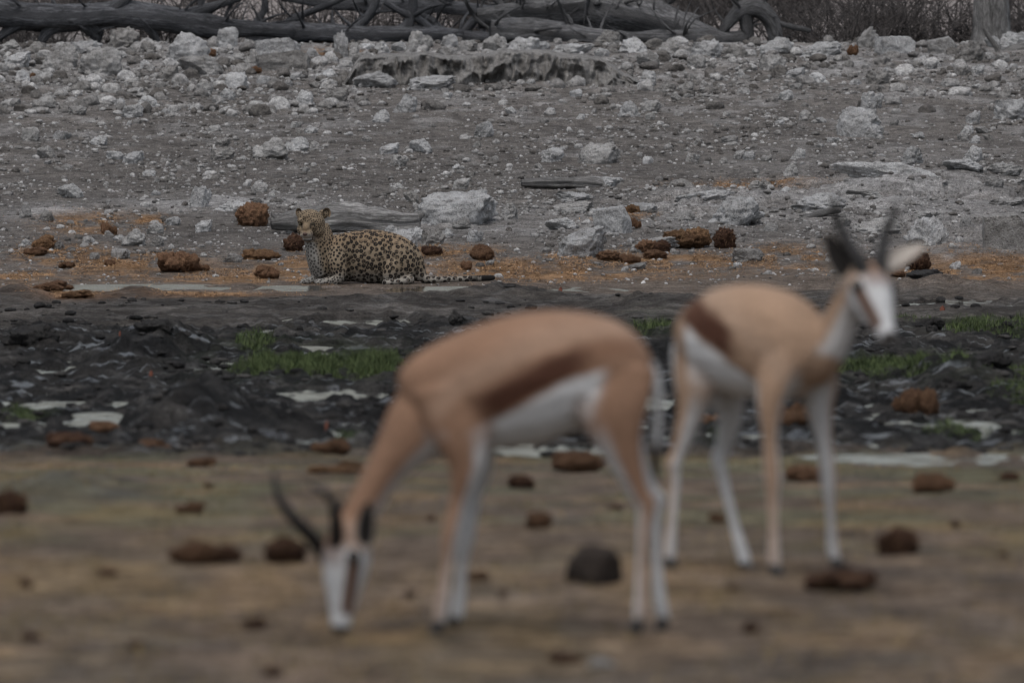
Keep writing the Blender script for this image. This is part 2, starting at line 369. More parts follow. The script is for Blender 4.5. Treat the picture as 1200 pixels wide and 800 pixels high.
# ------------------------------------------------------------------ stones
def ico(sub):
    bm = bmesh.new(); bmesh.ops.create_icosphere(bm, subdivisions=sub, radius=1)
    V = np.array([v.co[:] for v in bm.verts]); Fc = np.array([[v.index for v in f.verts] for f in bm.faces]); bm.free(); return V, Fc
ICO = {k: ico(k) for k in (1, 2, 3, 4, 5)}
def rock_mesh(seed, sub=4, cuts=9, amp=.16, dmin=.45, box=False):
    V, Fc = ICO[sub]; V = V.copy(); r = np.random.default_rng(seed)
    if box: V = np.clip(V * 1.55, -.8, .8); V = V * (1 + .10 * V[:, [1, 2, 0]])
    for _ in range(cuts):
        n = r.normal(size=3); n /= np.linalg.norm(n); d = r.uniform(dmin, .9)
        V -= np.maximum(0, V @ n - d)[:, None] * n * .97
    N = V / np.linalg.norm(V, axis=1)[:, None]; o = r.uniform(0, 99, 3)
    n1 = fbm(V[:, 0] * 1.7 + o[0], V[:, 1] * 1.7 + o[1], V[:, 2] * 1.7 + o[2], seed, 3)
    V = V + N * (amp * n1)[:, None]
    if sub > 2:
        n2 = fbm(V[:, 0] * 6 + o[0], V[:, 1] * 6 + o[1], V[:, 2] * 8 + o[2], seed + 5, 3); V = V + N * (amp * .5 * n2)[:, None]
        n3 = fbm(V[:, 0] * 2 + o[0], V[:, 1] * 2 + o[1], V[:, 2] * 14 + o[2], seed + 9, 2); V = V + N * (amp * .25 * n3)[:, None]
    lo, hi = V.min(0), V.max(0); V = (V - (lo + hi) / 2) / (hi - lo)
    return V, Fc
def norm_mesh(name, V, Fc, mat, smooth=True):
    me = new_mesh(name, V, Fc, smooth); me.materials.append(mat); return me
RK = {m: [norm_mesh('rock', *rock_mesh(100 + i, 5, 6 + i % 6, .20 + .04 * (i % 4), .4), M[m]) for i in range(12)] for m in ('rock', 'rockdark', 'rockwarm')}
RKB = [norm_mesh('rock', *rock_mesh(150 + i, 3, 6), M['rockbrown']) for i in range(2)]
BOX = {m: [norm_mesh('rock', *rock_mesh(170 + i, 5, 3, .10, .75, True), M[m]) for i in range(2)] for m in ('rock', 'rockdark', 'rockwarm')}
taken = []
def put_rock(px, py, wpx, hpx, label, mat='rock', group='limestone rocks on the far bank', var=None, rz=None, tilt=None, name='rock', cat='rock', deep=.75, sink=.34):
    X, Y = spot(px, py); s = scale(Y); Wd, Hd = wpx / s, hpx / s
    Z = float(ground(np.array([X]), np.array([Y]))[0])
    if mat == 'rockbrown': me = RKB[random.randrange(2)]
    elif any(q in label for q in ('block', 'flat-topped')) and 'stone ' not in label: me = BOX[mat][random.randrange(2)]
    else: me = RK[mat][random.randrange(12) if var is None else var]
    o = link(name, me, label=label, cat=cat, group=group)
    o.rotation_euler = (random.uniform(-.12, .12), tilt if tilt is not None else random.uniform(-.15, .15), rz if rz is not None else random.uniform(-.5, .5))
    Hf = Hd / (1 - sink); o.scale = (Wd * 1.04, Wd * deep, Hf)
    o.location = (X, Y, Z + Hf * (.5 - sink)); taken.append((px, py - hpx * .4, wpx, hpx)); return o
R = put_rock
NAMED = [
 (70, 80, 46, 30, 'dark layered limestone boulder behind a cluster of pale stones on the crest', 'rockwarm'), (118, 86, 52, 32, 'squat limestone block with a white cap and dark pitted front face', 'rockwarm'),
 (218, 72, 56, 34, 'large chalk white boulder rising highest among the crest rubble', 'rock'), (236, 86, 56, 24, 'hollowed grey boulder lying under the chalk white boulder', 'rockwarm'),
 (266, 55, 26, 24, 'worn white knob of rock under the fallen dead trunk', 'rock'), (326, 62, 54, 18, 'flat-topped white block standing like a table on the crest', 'rock'),
 (332, 84, 64, 20, 'broad brown-grey slab under the flat-topped white block', 'rockdark'), (155, 140, 26, 15, 'lone rounded pale stone below the left rubble heap', 'rock'),
 (35, 166, 22, 17, 'round pale stone above a smaller round stone on the open slope', 'rockwarm'), (54, 186, 22, 15, 'small dull round stone just below another round stone', 'rockwarm'),
 (155, 193, 27, 16, 'white crusted stone alone on bare grey soil', 'rock'), (318, 187, 44, 24, 'tent-shaped pale rock with a dark split side', 'rockwarm'),
 (345, 178, 34, 16, 'low white rock beside the tent-shaped rock', 'rock'), (83, 233, 30, 17, 'white-topped stone with grey undercut sides above the straw patch', 'rock'),
 (30, 257, 15, 19, 'upright bluish stone at the edge of the orange straw', 'rockwarm'), (52, 262, 26, 16, 'bluish grey stone leaning on pale rubble by the straw', 'rockdark'),
 (236, 246, 26, 25, 'jagged white pointed rock uphill from the dung boulder', 'rock'), (272, 249, 46, 13, 'long low pale rock reaching towards the big dung boulder', 'rock'),
 (157, 287, 30, 19, 'smooth loaf-shaped grey stone on bare ground above the straw', 'rockwarm'), (140, 302, 24, 12, 'low dome of grey stone amid orange straw', 'rockwarm'),
 (185, 288, 18, 11, 'small grey stone beside the loaf-shaped stone', 'rockdark'), (239, 273, 22, 14, 'mottled round stone uphill from the dark dung pile', 'rock'),
 (272, 309, 26, 12, 'dark bluish stone half buried beside the dung pile', 'rockdark'),
 (535, 266, 96, 38, 'big pitted pale limestone boulder at the broken end of the log', 'rock'), (597, 262, 26, 18, 'grey stone tucked against the right side of the big pitted boulder', 'rockwarm'),
 (433, 272, 42, 28, 'bluish pale boulder showing above the leopard\'s shoulder', 'rockwarm'), (402, 272, 30, 22, 'white rubble stone right behind the leopard\'s neck', 'rock'),
 (460, 276, 22, 13, 'small pale stone behind the leopard\'s back', 'rock'), (484, 282, 28, 17, 'pale stone behind the leopard\'s rump', 'rock'),
 (506, 287, 30, 20, 'dark grey round stone uphill from the leopard\'s rump', 'rockdark'), (473, 294, 32, 26, 'pale stone slab touching the outline of the leopard\'s hip', 'rock'),
 (523, 278, 17, 11, 'little white stone above the dark round stone', 'rock'), (541, 270, 22, 13, 'small stone at the foot of the big pitted boulder', 'rockwarm'),
 (557, 284, 20, 14, 'white crumbly stone uphill from the reddish dung lump', 'rock'),
 (680, 304, 62, 34, 'large squat boulder with a split dark right end beside dung', 'rock'), (717, 275, 40, 29, 'pale speckled block with a sheer front behind the squat boulder', 'rock'),
 (822, 240, 70, 14, 'long thin slab with a sharp straight top edge', 'rock'), (858, 270, 72, 31, 'broad crumbling pale outcrop behind the cube of dung', 'rock'),
 (1092, 296, 64, 36, 'big wedge of pale rock with a dark tilted underside', 'rock'), (1178, 299, 54, 42, 'square grey-brown block with flat faces and a cracked front', 'rockdark'),
 (875, 306, 38, 18, 'dark grey wedge stone beside loose orange straw', 'rockdark'), (745, 316, 30, 8, 'flat dark stone pressed into brown soil', 'rockdark'),
 (928, 207, 19, 15, 'small upright stone at the end of the long white slab', 'rockwarm'), (1040, 214, 134, 15, 'very long low white slab lying across the slope', 'rock'),
 (1128, 211, 48, 12, 'short low slab in line with the very long slab', 'rock'), (1005, 158, 50, 34, 'dome-shaped white rock alone in the middle of the slope', 'rock'),
 (1022, 160, 30, 16, 'low white stone at the foot of the dome-shaped rock', 'rock'), (1187, 140, 46, 27, 'pale angular boulder on the slope below the standing trunk', 'rock'),
 (1030, 97, 30, 18, 'dark mossy lump of rock below the crest', 'rockdark'), (830, 68, 38, 23, 'pale boulder on the crest in front of the root mass', 'rock'),
 (862, 68, 28, 19, 'grey cracked boulder next to a pale boulder under the arched branch', 'rockdark'), (908, 64, 42, 20, 'white boulder just past the arched branch', 'rock'),
 (960, 66, 58, 17, 'long white hump-backed rock on the crest', 'rock'), (1016, 57, 30, 22, 'leaning wedge rock pointing up above a rusty lump', 'rockwarm'),
 (1050, 66, 44, 20, 'pale block behind the rusty lump', 'rock'), (1104, 64, 34, 19, 'blocky rock with a flat lid in front of thorn scrub', 'rockwarm'),
 (1140, 72, 32, 24, 'round dark mottled rock at the foot of the standing trunk', 'rockdark'), (1192, 60, 42, 20, 'white rock beyond the fallen stick by the standing trunk', 'rock'),
 (745, 63, 42, 20, 'white rock with a ragged top beside a dead stub', 'rock'), (784, 63, 28, 18, 'grey boulder between two white crest rocks', 'rockwarm'),
 (620, 64, 50, 22, 'white knobbly rock at the back of the eroded ledge', 'rock'), (672, 64, 52, 15, 'low white rock row along the back of the ledge', 'rock'),
 (580, 60, 30, 22, 'rounded brown-grey boulder standing on the ledge', 'rockwarm'), (490, 62, 32, 28, 'upright grey tooth of rock on the ledge', 'rockwarm'),
 (400, 66, 18, 34, 'tall narrow white pinnacle of rock on the crest', 'rock'), (414, 66, 13, 20, 'small knob leaning on the tall white pinnacle', 'rockwarm'),
 (468, 60, 20, 12, 'small white rock between the pinnacle and the grey tooth', 'rock'), (475, 131, 30, 22, 'pale nodule of rock with a brown underside', 'rock'),
 (440, 104, 52, 18, 'sloping white apron of rock at the left foot of the ledge', 'rock'), (505, 108, 58, 16, 'white flat rubble rock under the middle of the ledge', 'rock'),
 (446, 145, 20, 15, 'rounded pale stone downhill from the pale nodule', 'rock'), (493, 178, 28, 16, 'round pale stone at the end of a row of stones', 'rock'),
 (456, 182, 26, 11, 'low white stone in a row of stones on bare soil', 'rock'), (702, 186, 50, 24, 'grey tree-stump-like rock with a striped front', 'rockwarm'),
 (648, 186, 30, 18, 'pair-like pale stone beside the striped rock', 'rock'), (540, 222, 20, 14, 'small bluish stone above the big pitted boulder', 'rockwarm'),
 (100, 62, 40, 16, 'flat-lying pale rock behind the squat limestone block', 'rock'), (20, 78, 34, 18, 'dusty pale boulder at the far end of the crest rubble', 'rock'),
]
VARS = {535: 4, 680: 7, 717: 2}
for (a, b, c, d, lab, m) in NAMED:
    R(a, b, c, d, lab, m, rz=random.uniform(-.2, .2) if c > 45 else None, var=VARS.get(a), tilt=.28 if a == 1092 else (-.5 if a == 1016 else None), deep=.16 if c > 100 else .75, sink=.5 if c > 100 else .34)
LM_ROCK = [(70, 70, 'the dark layered boulder'), (118, 75, 'the white-capped block'), (218, 60, 'the chalk white boulder'), (326, 55, 'the flat-topped white block'), (400, 55, 'the tall white pinnacle'), (490, 55, 'the grey rock tooth'),
 (575, 85, 'the eroded ledge'), (672, 60, 'the low white rock row'), (745, 60, 'the ragged white rock'), (830, 60, 'the boulder below the root mass'), (908, 60, 'the arched branch'), (960, 60, 'the hump-backed rock'), (1016, 50, 'the leaning wedge rock'), (1104, 58, 'the flat-lidded rock'), (1160, 60, 'the standing trunk'),
 (155, 135, 'the lone rounded stone'), (45, 170, 'the two round stones'), (318, 178, 'the tent-shaped rock'), (83, 227, 'the white-topped stone'), (155, 187, 'the white crusted stone'), (475, 125, 'the pale nodule'), (493, 174, 'the row of stones'), (702, 178, 'the striped rock'), (662, 215, 'the short log'),
 (822, 235, 'the long thin slab'), (858, 258, 'the crumbling outcrop'), (1040, 208, 'the very long slab'), (1005, 145, 'the dome-shaped rock'), (1187, 130, 'the pale angular boulder'), (1030, 90, 'the dark mossy lump'), (1092, 280, 'the tilted wedge of rock'), (1178, 280, 'the square block'),
 (680, 290, 'the large squat boulder'), (717, 262, 'the speckled block'), (535, 250, 'the big pitted boulder'), (400, 257, 'the long log'), (296, 255, 'the big dung boulder'), (236, 235, 'the jagged pointed rock'), (157, 278, 'the loaf-shaped stone'), (52, 285, 'the straw-coloured dung heap'), (206, 306, 'the dark rust dung pile'), (849, 280, 'the cube of dung'), (800, 160, 'the bare middle slope'), (250, 150, 'the bare left slope'), (900, 130, 'the open slope under the arched branch'), (590, 150, 'the open slope under the ledge'), (1100, 180, 'the open slope above the very long slab'), (770, 120, 'the open slope past the ledge')]
LM_MUD = [(370, 428, 'the big green grass patch'), (232, 495, 'the dark mud mound'), (180, 412, 'the peaked black clod'), (40, 405, 'the broad mud heap'), (80, 437, 'the shallow pool by the broad heap'), (390, 466, 'the pool in front of the grass patch'), (105, 503, 'the pool by the rusty dung lump'), (345, 522, 'the pool by the red leaf'),
 (1072, 480, 'the rufous dung mound'), (1110, 440, 'the long grass strip'), (1185, 388, 'the upper grass tuft'), (1120, 455, 'the mud hummock'), (925, 495, 'the dung mound between the springbok legs'), (1140, 512, 'the low grass by the near bank'), (770, 482, 'the puddle between the two springboks'), (580, 420, 'the mud beyond the grazing springbok'), (840, 420, 'the mud beyond the standing springbok'), (600, 520, 'the mud under the grazing springbok'), (1085, 541, 'the thin pool along the near bank'), (177, 440, 'the bright orange leaf')]
LM_NEAR = [(398, 720, "the grazing springbok's muzzle"), (525, 720, "the grazing springbok's front hooves"), (760, 720, "the grazing springbok's hind hooves"), (15, 590, 'the round dark dung ball by the mound'), (235, 645, 'the crumbly brown dung heap'), (225, 600, 'the small rusty dung heap'), (695, 665, 'the dark rounded stone'), (630, 611, "the dung pile between the grazing springbok's legs"),
 (880, 655, "the standing springbok's hooves"), (1050, 635, 'the round dark brown dung ball'), (1096, 568, 'the rust-coloured dung cone'), (125, 700, 'the bare near ground'), (300, 760, 'the open near ground')]
LM_TREE = [(20, 0, 'the root end of the fallen trunk'), (110, 0, 'the forked middle of the fallen trunk'), (230, 0, 'the thin end of the fallen trunk'), (330, 0, 'the flat-topped white block'), (400, 0, 'the white pinnacle'), (490, 0, 'the grey rock tooth'), (580, 0, 'the brown-grey boulder on the ledge'), (640, 0, 'the level grey log'), (740, 0, 'the root mass'), (820, 0, 'the pale boulder by the root mass'),
 (905, 0, 'the arched branch'), (960, 0, 'the hump-backed rock'), (1016, 0, 'the leaning wedge rock'), (1060, 0, 'the pale block by the rusty lump'), (1104, 0, 'the flat-lidded rock'), (1160, 0, 'the standing trunk'), (1225, 0, 'the forked stick')]
def near_label(px, py, what, lms):
    a, b, ph = min(lms, key=lambda t: (t[0] - px) ** 2 + (2.2 * (t[1] - py)) ** 2)
    rel = 'lying on' if ' slope' in ph else ('uphill from' if py < b - 10 else 'downhill from' if py > b + 14 else 'close beside') if lms is LM_ROCK else ('behind' if py < b - 12 else 'in front of' if py > b + 12 else 'beside')
    return what + ' ' + rel + ' ' + ph
NG = 300 - len(NAMED)
cand = []
while len(cand) < NG:
    px = random.uniform(-15, 1215); py = 55 + 265 * random.random() ** 1.7
    dens = 1.0 if py < 110 else (.55 if py < 200 else .4)
    if px < 450 and py < 130: dens *= 1.6
    if px > 600 and 190 < py < 300: dens *= 1.5
    if py > 290: dens *= .5
    if random.random() > dens / 1.6: continue
    if random.random() < .22: py = random.uniform(53, 68)
    wd = random.choice((9, 11, 13, 16, 20, 26)) * random.uniform(.85, 1.25) * (1.15 if py < 110 else 1)
    if py < 68: wd = random.uniform(18, 40)
    elif py < 130 and px < 450: wd = random.uniform(13, 34)
    slab = px > 600 and 196 < py < 300 and random.random() < .65
    if slab: wd = random.uniform(24, 64)
    if any(abs(px - t[0]) < (t[2] + wd) * .42 and abs(py - wd * .25 - t[1]) < (t[3] + wd * .5) * .45 for t in taken): continue
    cand.append((px, py, wd))
    h = wd * random.uniform(.4, .75) if not slab else wd * random.uniform(.2, .36); m = random.choice(('rock', 'rock', 'rockwarm', 'rockwarm', 'rockdark'))
    lab, g = near_label(px, py, ('small' if wd < 14 else 'medium') + {'rock': ' pale', 'rockwarm': ' buff-grey', 'rockdark': ' dark grey'}[m] + (' flat' if h < wd * .52 else ' squat' if h < wd * .63 else ' upright') + ' stone', LM_ROCK), 'small stones on the far bank'
    R(px, py, wd, h, lab, m, g)

def scatter(name, n, pxr, pyr, size, sub, colf, label, cat, mat, dens=None, flat=(.4, .8)):
    px = RNG.uniform(*pxr, n * 3); py = pyr[0] + (pyr[1] - pyr[0]) * RNG.random(n * 3)
    if dens is not None:
        k = RNG.random(n * 3) < dens(px, py); px, py = px[k], py[k]
    px, py = px[:n], py[:n]; n = len(px)
    Y = D_of(py); X = (px - 600) / F * Y; Z = ground(X, Y)
    base = [rock_mesh(300 + i, sub, 4, .25) for i in range(6)]
    sz = size[0] + (size[1] - size[0]) * RNG.random(n) ** 2.5
    Vs, Fs, Cs, off = [], [], [], 0
    cc = colf(px, py, n)
    for i in range(n):
        V, Fc = base[i % 6]; a = RNG.random() * 6.28; c, s_ = math.cos(a), math.sin(a)
        v = V * (sz[i], sz[i] * RNG.uniform(.6, 1), sz[i] * RNG.uniform(*flat))
        v = np.stack((v[:, 0] * c - v[:, 1] * s_, v[:, 0] * s_ + v[:, 1] * c, v[:, 2]), 1) + (X[i], Y[i], Z[i] + sz[i] * .12)
        Vs.append(v); Fs.append(Fc + off); off += len(v); Cs.append(np.repeat(cc[i][None], len(v), 0))
    me = new_mesh(name, np.concatenate(Vs), np.concatenate(Fs), sub > 1); col_attr(me, np.concatenate(Cs))
    link(name, me, mat, label=label, cat=cat, kind='stuff')
def greys(px, py, n):
    t = RNG.random(n) ** 1.7; a = np.array((.095, .088, .082)); b = np.array((.40, .395, .39)); return a + (b - a) * t[:, None]
def dens_far(px, py):
    cl = fbm(px * .012, py * .03, s=201, o=3)
    d = np.where(py < 115, 1.0, np.where(py < 200, .45, .35)) * (.35 + 1.3 * sst(-.2, .35, cl))
    d = d * np.where((px < 430) & (py < 130), 1.6, 1) * np.where((px > 600) & (py > 195) & (py < 290), 1.5, 1) * np.where(py > 300, .35, 1)
    return np.clip(d, 0, 1)
scatter('rubble', 9500, (-280, 1480), (52, 325), (.03, .10), 2, greys, 'loose pale stones strewn over the far bank', 'rubble', M['rubble'], dens_far)
scatter('crest_rubble', 1700, (-280, 1480), (50, 138), (.06, .25), 3, greys, 'heaped pale broken stones along the crest of the bank', 'rubble', M['rubble'], lambda a, b: np.where(a < 440, 1.0, .55) * np.where(b < 75, 1, np.where((b < 112) | (a < 430), .6, .12)), (.45, .9))
scatter('gravel', 26000, (-280, 1480), (52, 335), (.010, .042), 1, greys, 'fine gravel over the grey soil of the far bank', 'gravel', M['pebble'], lambda a, b: np.clip(dens_far(a, b) + .3, 0, 1))

# ------------------------------------------------------------------ eroded ledge below the crest
def make_ledge():
    nx, ny = 520, 46
    y0 = spot(575, 101)[1]; X0, X1 = (398 - 600) / F * y0, (765 - 600) / F * y0
    ux = np.linspace(0, 1, nx); prof_ = np.linspace(0, 1, ny)
    Xg, T = np.meshgrid(ux, prof_, indexing='ij'); x = X0 + (X1 - X0) * Xg
    end = np.minimum(1, np.minimum(Xg / .07, (1 - Xg) / .22)); end = sst(0, 1, end)
    gz = ground(x.ravel(), np.full(x.size, y0)).reshape(x.shape)
    H = (.31 + .06 * fbm(x * 1.5, x * 0, s=210)) * end
    face = np.clip(T / .55, 0, 1); top = np.clip((T - .55) / .45, 0, 1)
    setb = .22 * fbm(x * .8, x * 0, s=212, o=3) + .10 * fbm(x * 3.3, x * 0, s=213, o=2)
    fl = (np.abs(fbm(x * 7, face * .9, s=214, o=3)) ** .7 * .34 + .05 * fbm(x * 21, face * 3, s=216, o=2) - .1) * sst(0, .15, face) * (1 - top)
    y = y0 + setb + .10 * face + 1.9 * top + fl + .03 * fbm(x * 5, face * 8, s=215, o=2)
    zt = ground(x.ravel(), y.ravel()).reshape(x.shape)
    z = gz - .06 + (H + .06) * (face ** .8) + top * .02 + .02 * fbm(x * 7, y * 5, s=217, o=3) * sst(.1, .5, T)
    z = np.where(top > 0, np.maximum(z * (1 - sst(.6, 1, top)) + (zt - .05) * sst(.6, 1, top), zt - .05), z)
    V = np.stack((x.ravel(), y.ravel(), z.ravel()), 1)
    i = (np.arange(nx - 1)[:, None] * ny + np.arange(ny - 1)[None, :]).ravel()
    me = new_mesh('rock_ledge', V, np.stack((i, i + ny, i + ny + 1, i + 1), 1))
    o = link('rock_ledge', me, M['ledge'], label='low eroded limestone ledge with a fluted front face below the crest', cat='ledge')
make_ledge()

# ------------------------------------------------------------------ dung
def dung_mesh(seed, sub=4, fib=420, pile=False):
    r = np.random.default_rng(seed); Vs, Fs, off = [], [], 0
    balls = [((0, 0, 0), 1.0)] if not pile else [((r.normal() * .55, r.normal() * .4, r.uniform(-.1, .35) * (1 if i < 5 else -.2)), r.uniform(.3, .62)) for i in range(11)]
    for bi, (c0, br) in enumerate(balls):
        V, Fc = ICO[sub if not pile else sub - 1]; V = V * (1, 1, .9); N = V / np.linalg.norm(V, axis=1)[:, None]; o = r.uniform(0, 99, 3)
        n1 = fbm(V[:, 0] * 1.6 + o[0], V[:, 1] * 1.6 + o[1], V[:, 2] * 1.6, seed + bi, 3); n2 = fbm(V[:, 0] * 6 + o[0], V[:, 1] * 6, V[:, 2] * 6 + o[2], seed + 3 + bi, 3)
        Vs.append((V + N * (.34 * n1 + .40 * n2)[:, None]) * br + np.array(c0)); Fs.append(Fc + off); off += len(V)
    V, Fc = np.concatenate(Vs), np.concatenate(Fs)
    lo, hi = V.min(0), V.max(0); V = (V - (lo + hi) / 2) / (hi - lo)
    fv, ff = [], []
    for i in range(fib):
        p = V[r.integers(len(V))]
        if p[2] < -.4: continue
        n = nrm(p); d = r.normal(size=3); d = d - n * (d @ n) * .5; d /= np.linalg.norm(d); L_ = r.uniform(.06, .24) * (1.4 if pile else 1); wv = np.cross(d, n) * .010
        b = len(V) + len(fv); fv += [p - d * L_ * .5 - n * .01 + wv, p - d * L_ * .5 - n * .01 - wv, p + d * L_ * .5 + n * .06]; ff.append((b, b + 1, b + 2))
    return np.concatenate((V, fv)), np.concatenate((Fc, ff)), len(Fc)
def dung_obj(name, V, Fc, nf, mat):
    me = norm_mesh(name, V, Fc, mat); me.materials.append(M['fibre']); mi = np.zeros(len(me.polygons), np.int32); mi[nf:] = 1; me.polygons.foreach_set('material_index', mi); me.update(); return me
def nrm(v): v = np.asarray(v, float); return v / np.linalg.norm(v)
DM = {m: [dung_obj('dung', *dung_mesh(400 + i, 4, 520 if i > 1 else 380, i > 1), M[m]) for i in range(6)] for m in ('dung', 'dungdark', 'dungstraw')}
def put_dung(px, py, wpx, hpx, label, mat='dung', var=None, group='elephant dung on the ground', name='dung_pile', cat='dung', sink=.15):
    X, Y = spot(px, py); s = scale(Y); Wd, Hd = wpx / s, hpx / s; Z = float(ground(np.array([X]), np.array([Y]))[0])
    o = link(name, DM[mat][(random.randrange(2) if any(q in label for q in ('ball', 'boulder', 'cube', 'pellet', 'cake')) else 2 + random.randrange(4)) if var is None else var], label=label, cat=cat, group=group)
    o.rotation_euler = (0, 0, random.uniform(-3, 3)); Hf = Hd / (1 - sink)
    o.scale = (Wd * 1.03, Wd * 1.0, Hf); o.location = (X, Y, Z + Hf * (.5 - sink)); return o
DUNG = [
 (296, 267, 40, 30, 'big round rust-brown dung boulder uphill from the leopard\'s face', 'dung'), (344, 293, 25, 22, 'dark maroon dung ball right in front of the leopard\'s chin', 'dungdark'),
 (206, 318, 52, 24, 'large dark rust dung pile amid straw above the water strip', 'dung'), (232, 316, 30, 12, 'low crumbled dung beside the large dark rust pile', 'dung'),
 (312, 325, 28, 17, 'pointed rusty dung tuft ahead of the leopard\'s paws', 'dung'), (52, 292, 34, 18, 'loose straw-coloured dung heap on the left straw patch', 'dungstraw'),
 (42, 299, 30, 11, 'flattened brown dung at the foot of the straw-coloured heap', 'dung'), (128, 273, 20, 16, 'small dark dung clump on the straw above the loaf-shaped stone', 'dung'),
 (78, 312, 20, 8, 'thin scrap of brown dung left of the dung pile', 'dung'), (128, 309, 14, 9, 'tiny brown dung lump beside the low grey dome stone', 'dung'),
 (306, 304, 44, 13, 'flat shredded dung spread behind the pointed tuft', 'dungstraw'), (565, 309, 33, 19, 'reddish dung lump uphill from the leopard\'s tail tip', 'dung'),
 (548, 318, 18, 12, 'little rusty dung lump above the leopard\'s tail', 'dung'), (506, 300, 26, 12, 'crumbled maroon dung behind the leopard\'s tail root', 'dungdark'),
 (714, 309, 32, 13, 'rusty dung clump at the corner of the large squat boulder', 'dung'), (740, 310, 28, 12, 'flat brown dung next to the rusty clump', 'dung'),
 (768, 305, 32, 12, 'shallow brown dung cake under a tilted dark cake', 'dung'), (758, 297, 30, 16, 'brown crumbly dung between the boulder and the dark cake', 'dung'),
 (776, 298, 22, 16, 'tilted dark maroon dung cake', 'dungdark'), (796, 291, 46, 22, 'straw-brown dung heap beside the cube of dung', 'dungstraw'),
 (816, 290, 36, 25, 'tallest straw-brown dung mound beside the cube of dung', 'dungstraw'), (849, 292, 30, 26, 'dark cube-like ball of dung at the foot of the crumbling outcrop', 'dungdark'),
 (731, 255, 34, 14, 'orange dung crumbs on top behind the speckled block', 'dungstraw'), (744, 273, 16, 14, 'small brown dung at the right side of the speckled block', 'dung'),
 (1076, 315, 30, 25, 'round grey-brown dung ball below the tilted wedge rock', 'dungdark'), (1052, 323, 20, 7, 'thin dark dung scrap beside the round grey-brown ball', 'dung'),
 (62, 347, 48, 14, 'fibrous brown dung heap on the edge of the water strip', 'dung'), (92, 352, 36, 10, 'fibrous orange dung on wet mud beside the water strip', 'dungstraw'),
 (685, 64, 1, 1, None, None),
 (82, 531, 58, 20, 'dark dung heap on the near edge of the mud', 'dungdark'), (122, 515, 36, 16, 'rusty dung lump standing in the mud by the pool', 'dung'),
 (172, 530, 62, 16, 'low brown dung heap along the near mud edge', 'dung'), (385, 535, 46, 20, 'brown dung lump by the pool with a red leaf on it', 'dung'),
 (678, 556, 66, 26, 'rust-brown dung heap behind the grazing springbok\'s hind legs', 'dung'), (612, 573, 44, 17, 'dark brown dung seen under the grazing springbok\'s belly', 'dungdark'),
 (12, 604, 44, 34, 'round dark dung ball beside the grey earth mound', 'dungdark'), (228, 661, 64, 30, 'crumbly brown dung heap joined to a dark ball', 'dung'),
 (268, 659, 34, 24, 'dark dung ball at the end of the crumbly brown heap', 'dungdark'), (335, 661, 56, 32, 'dark maroon dung ball right behind the grazing springbok\'s horns', 'dungdark'),
 (630, 622, 32, 22, 'small brown dung pile between the grazing springbok\'s legs', 'dung'), (222, 603, 36, 16, 'small rusty dung heap on the pale near ground', 'dung'),
 (945, 564, 64, 22, 'rusty dung heap between the standing springbok\'s front legs', 'dung'), (1096, 578, 46, 25, 'rust-coloured dung cone on the near bank past the springbok', 'dung'),
 (1052, 652, 56, 38, 'round dark brown dung ball on the near ground past the springbok', 'dungdark'), (985, 692, 88, 26, 'long dark slab of dung at the standing springbok\'s front hoof', 'dungdark'),
 (560, 681, 28, 12, 'small flat brown dung behind the grazing springbok\'s front legs', 'dung'), (840, 614, 24, 13, 'little dung heap beside the standing springbok\'s hind leg', 'dung'),
 (825, 505, 40, 22, 'rusty dung behind the standing springbok\'s hind legs', 'dung'), (925, 508, 62, 30, 'rust-brown dung mound seen between the standing springbok\'s legs', 'dung'),
 (1072, 494, 48, 34, 'rufous rounded dung mound in the black mud by the grass', 'dung'), (1182, 563, 34, 10, 'flat dark dung scrap near the frame-side mud bank', 'dungdark'),
 (662, 777, 46, 12, 'flat black dung scrap beside a small pale stone', 'dungdark'), (880, 740, 20, 13, 'small dark dung pellet on bare near ground', 'dungdark'),
 (395, 556, 60, 10, 'thin orange dung litter behind the springbok\'s neck', 'dungstraw'), (410, 548, 30, 8, 'small scrap of orange dung behind the springbok\'s neck', 'dungstraw'),
 (238, 546, 34, 12, 'small brown dung clump past the dark mud mound', 'dung'), (1000, 66, 16, 13, 'rusty brown lump wedged under the leaning rock on the crest', 'dung'),
 (248, 66, 13, 10, 'rusty brown lump beside the chalk white boulder', 'dung'), (38, 92, 10, 8, 'small rusty lump in the crest rubble of pale stones', 'dung'),
 (300, 88, 12, 9, 'small rusty lump by the broad brown-grey slab', 'dung'), (496, 266, 16, 14, 'reddish dung lump between the log end and the big boulder', 'dung'),
]
for t in DUNG:
    if t[4]: put_dung(*t)
for (a, b, c) in ((300, 737, 26), (30, 690, 20), (125, 676, 22), (160, 760, 20), (35, 748, 22), (720, 600, 16), (860, 690, 14), (590, 700, 14), (320, 792, 24), (480, 700, 16), (245, 572, 14), (505, 612, 14), (1120, 620, 14), (1175, 655, 14)):
    put_dung(a, b, c, c * .5, near_label(a, b, 'small dark dung crumb', LM_NEAR), 'dungdark', group='dung crumbs on the near ground', name='dung_crumb')
R(697, 686, 66, 46, 'dark grey-brown rounded stone behind the grazing springbok\'s hind legs', 'rockbrown', group='stones on the near ground', tilt=.2, rz=.1)
R(704, 782, 40, 10, 'small pale flat stone beside the flat black dung scrap', 'rockdark', group='stones on the near ground')
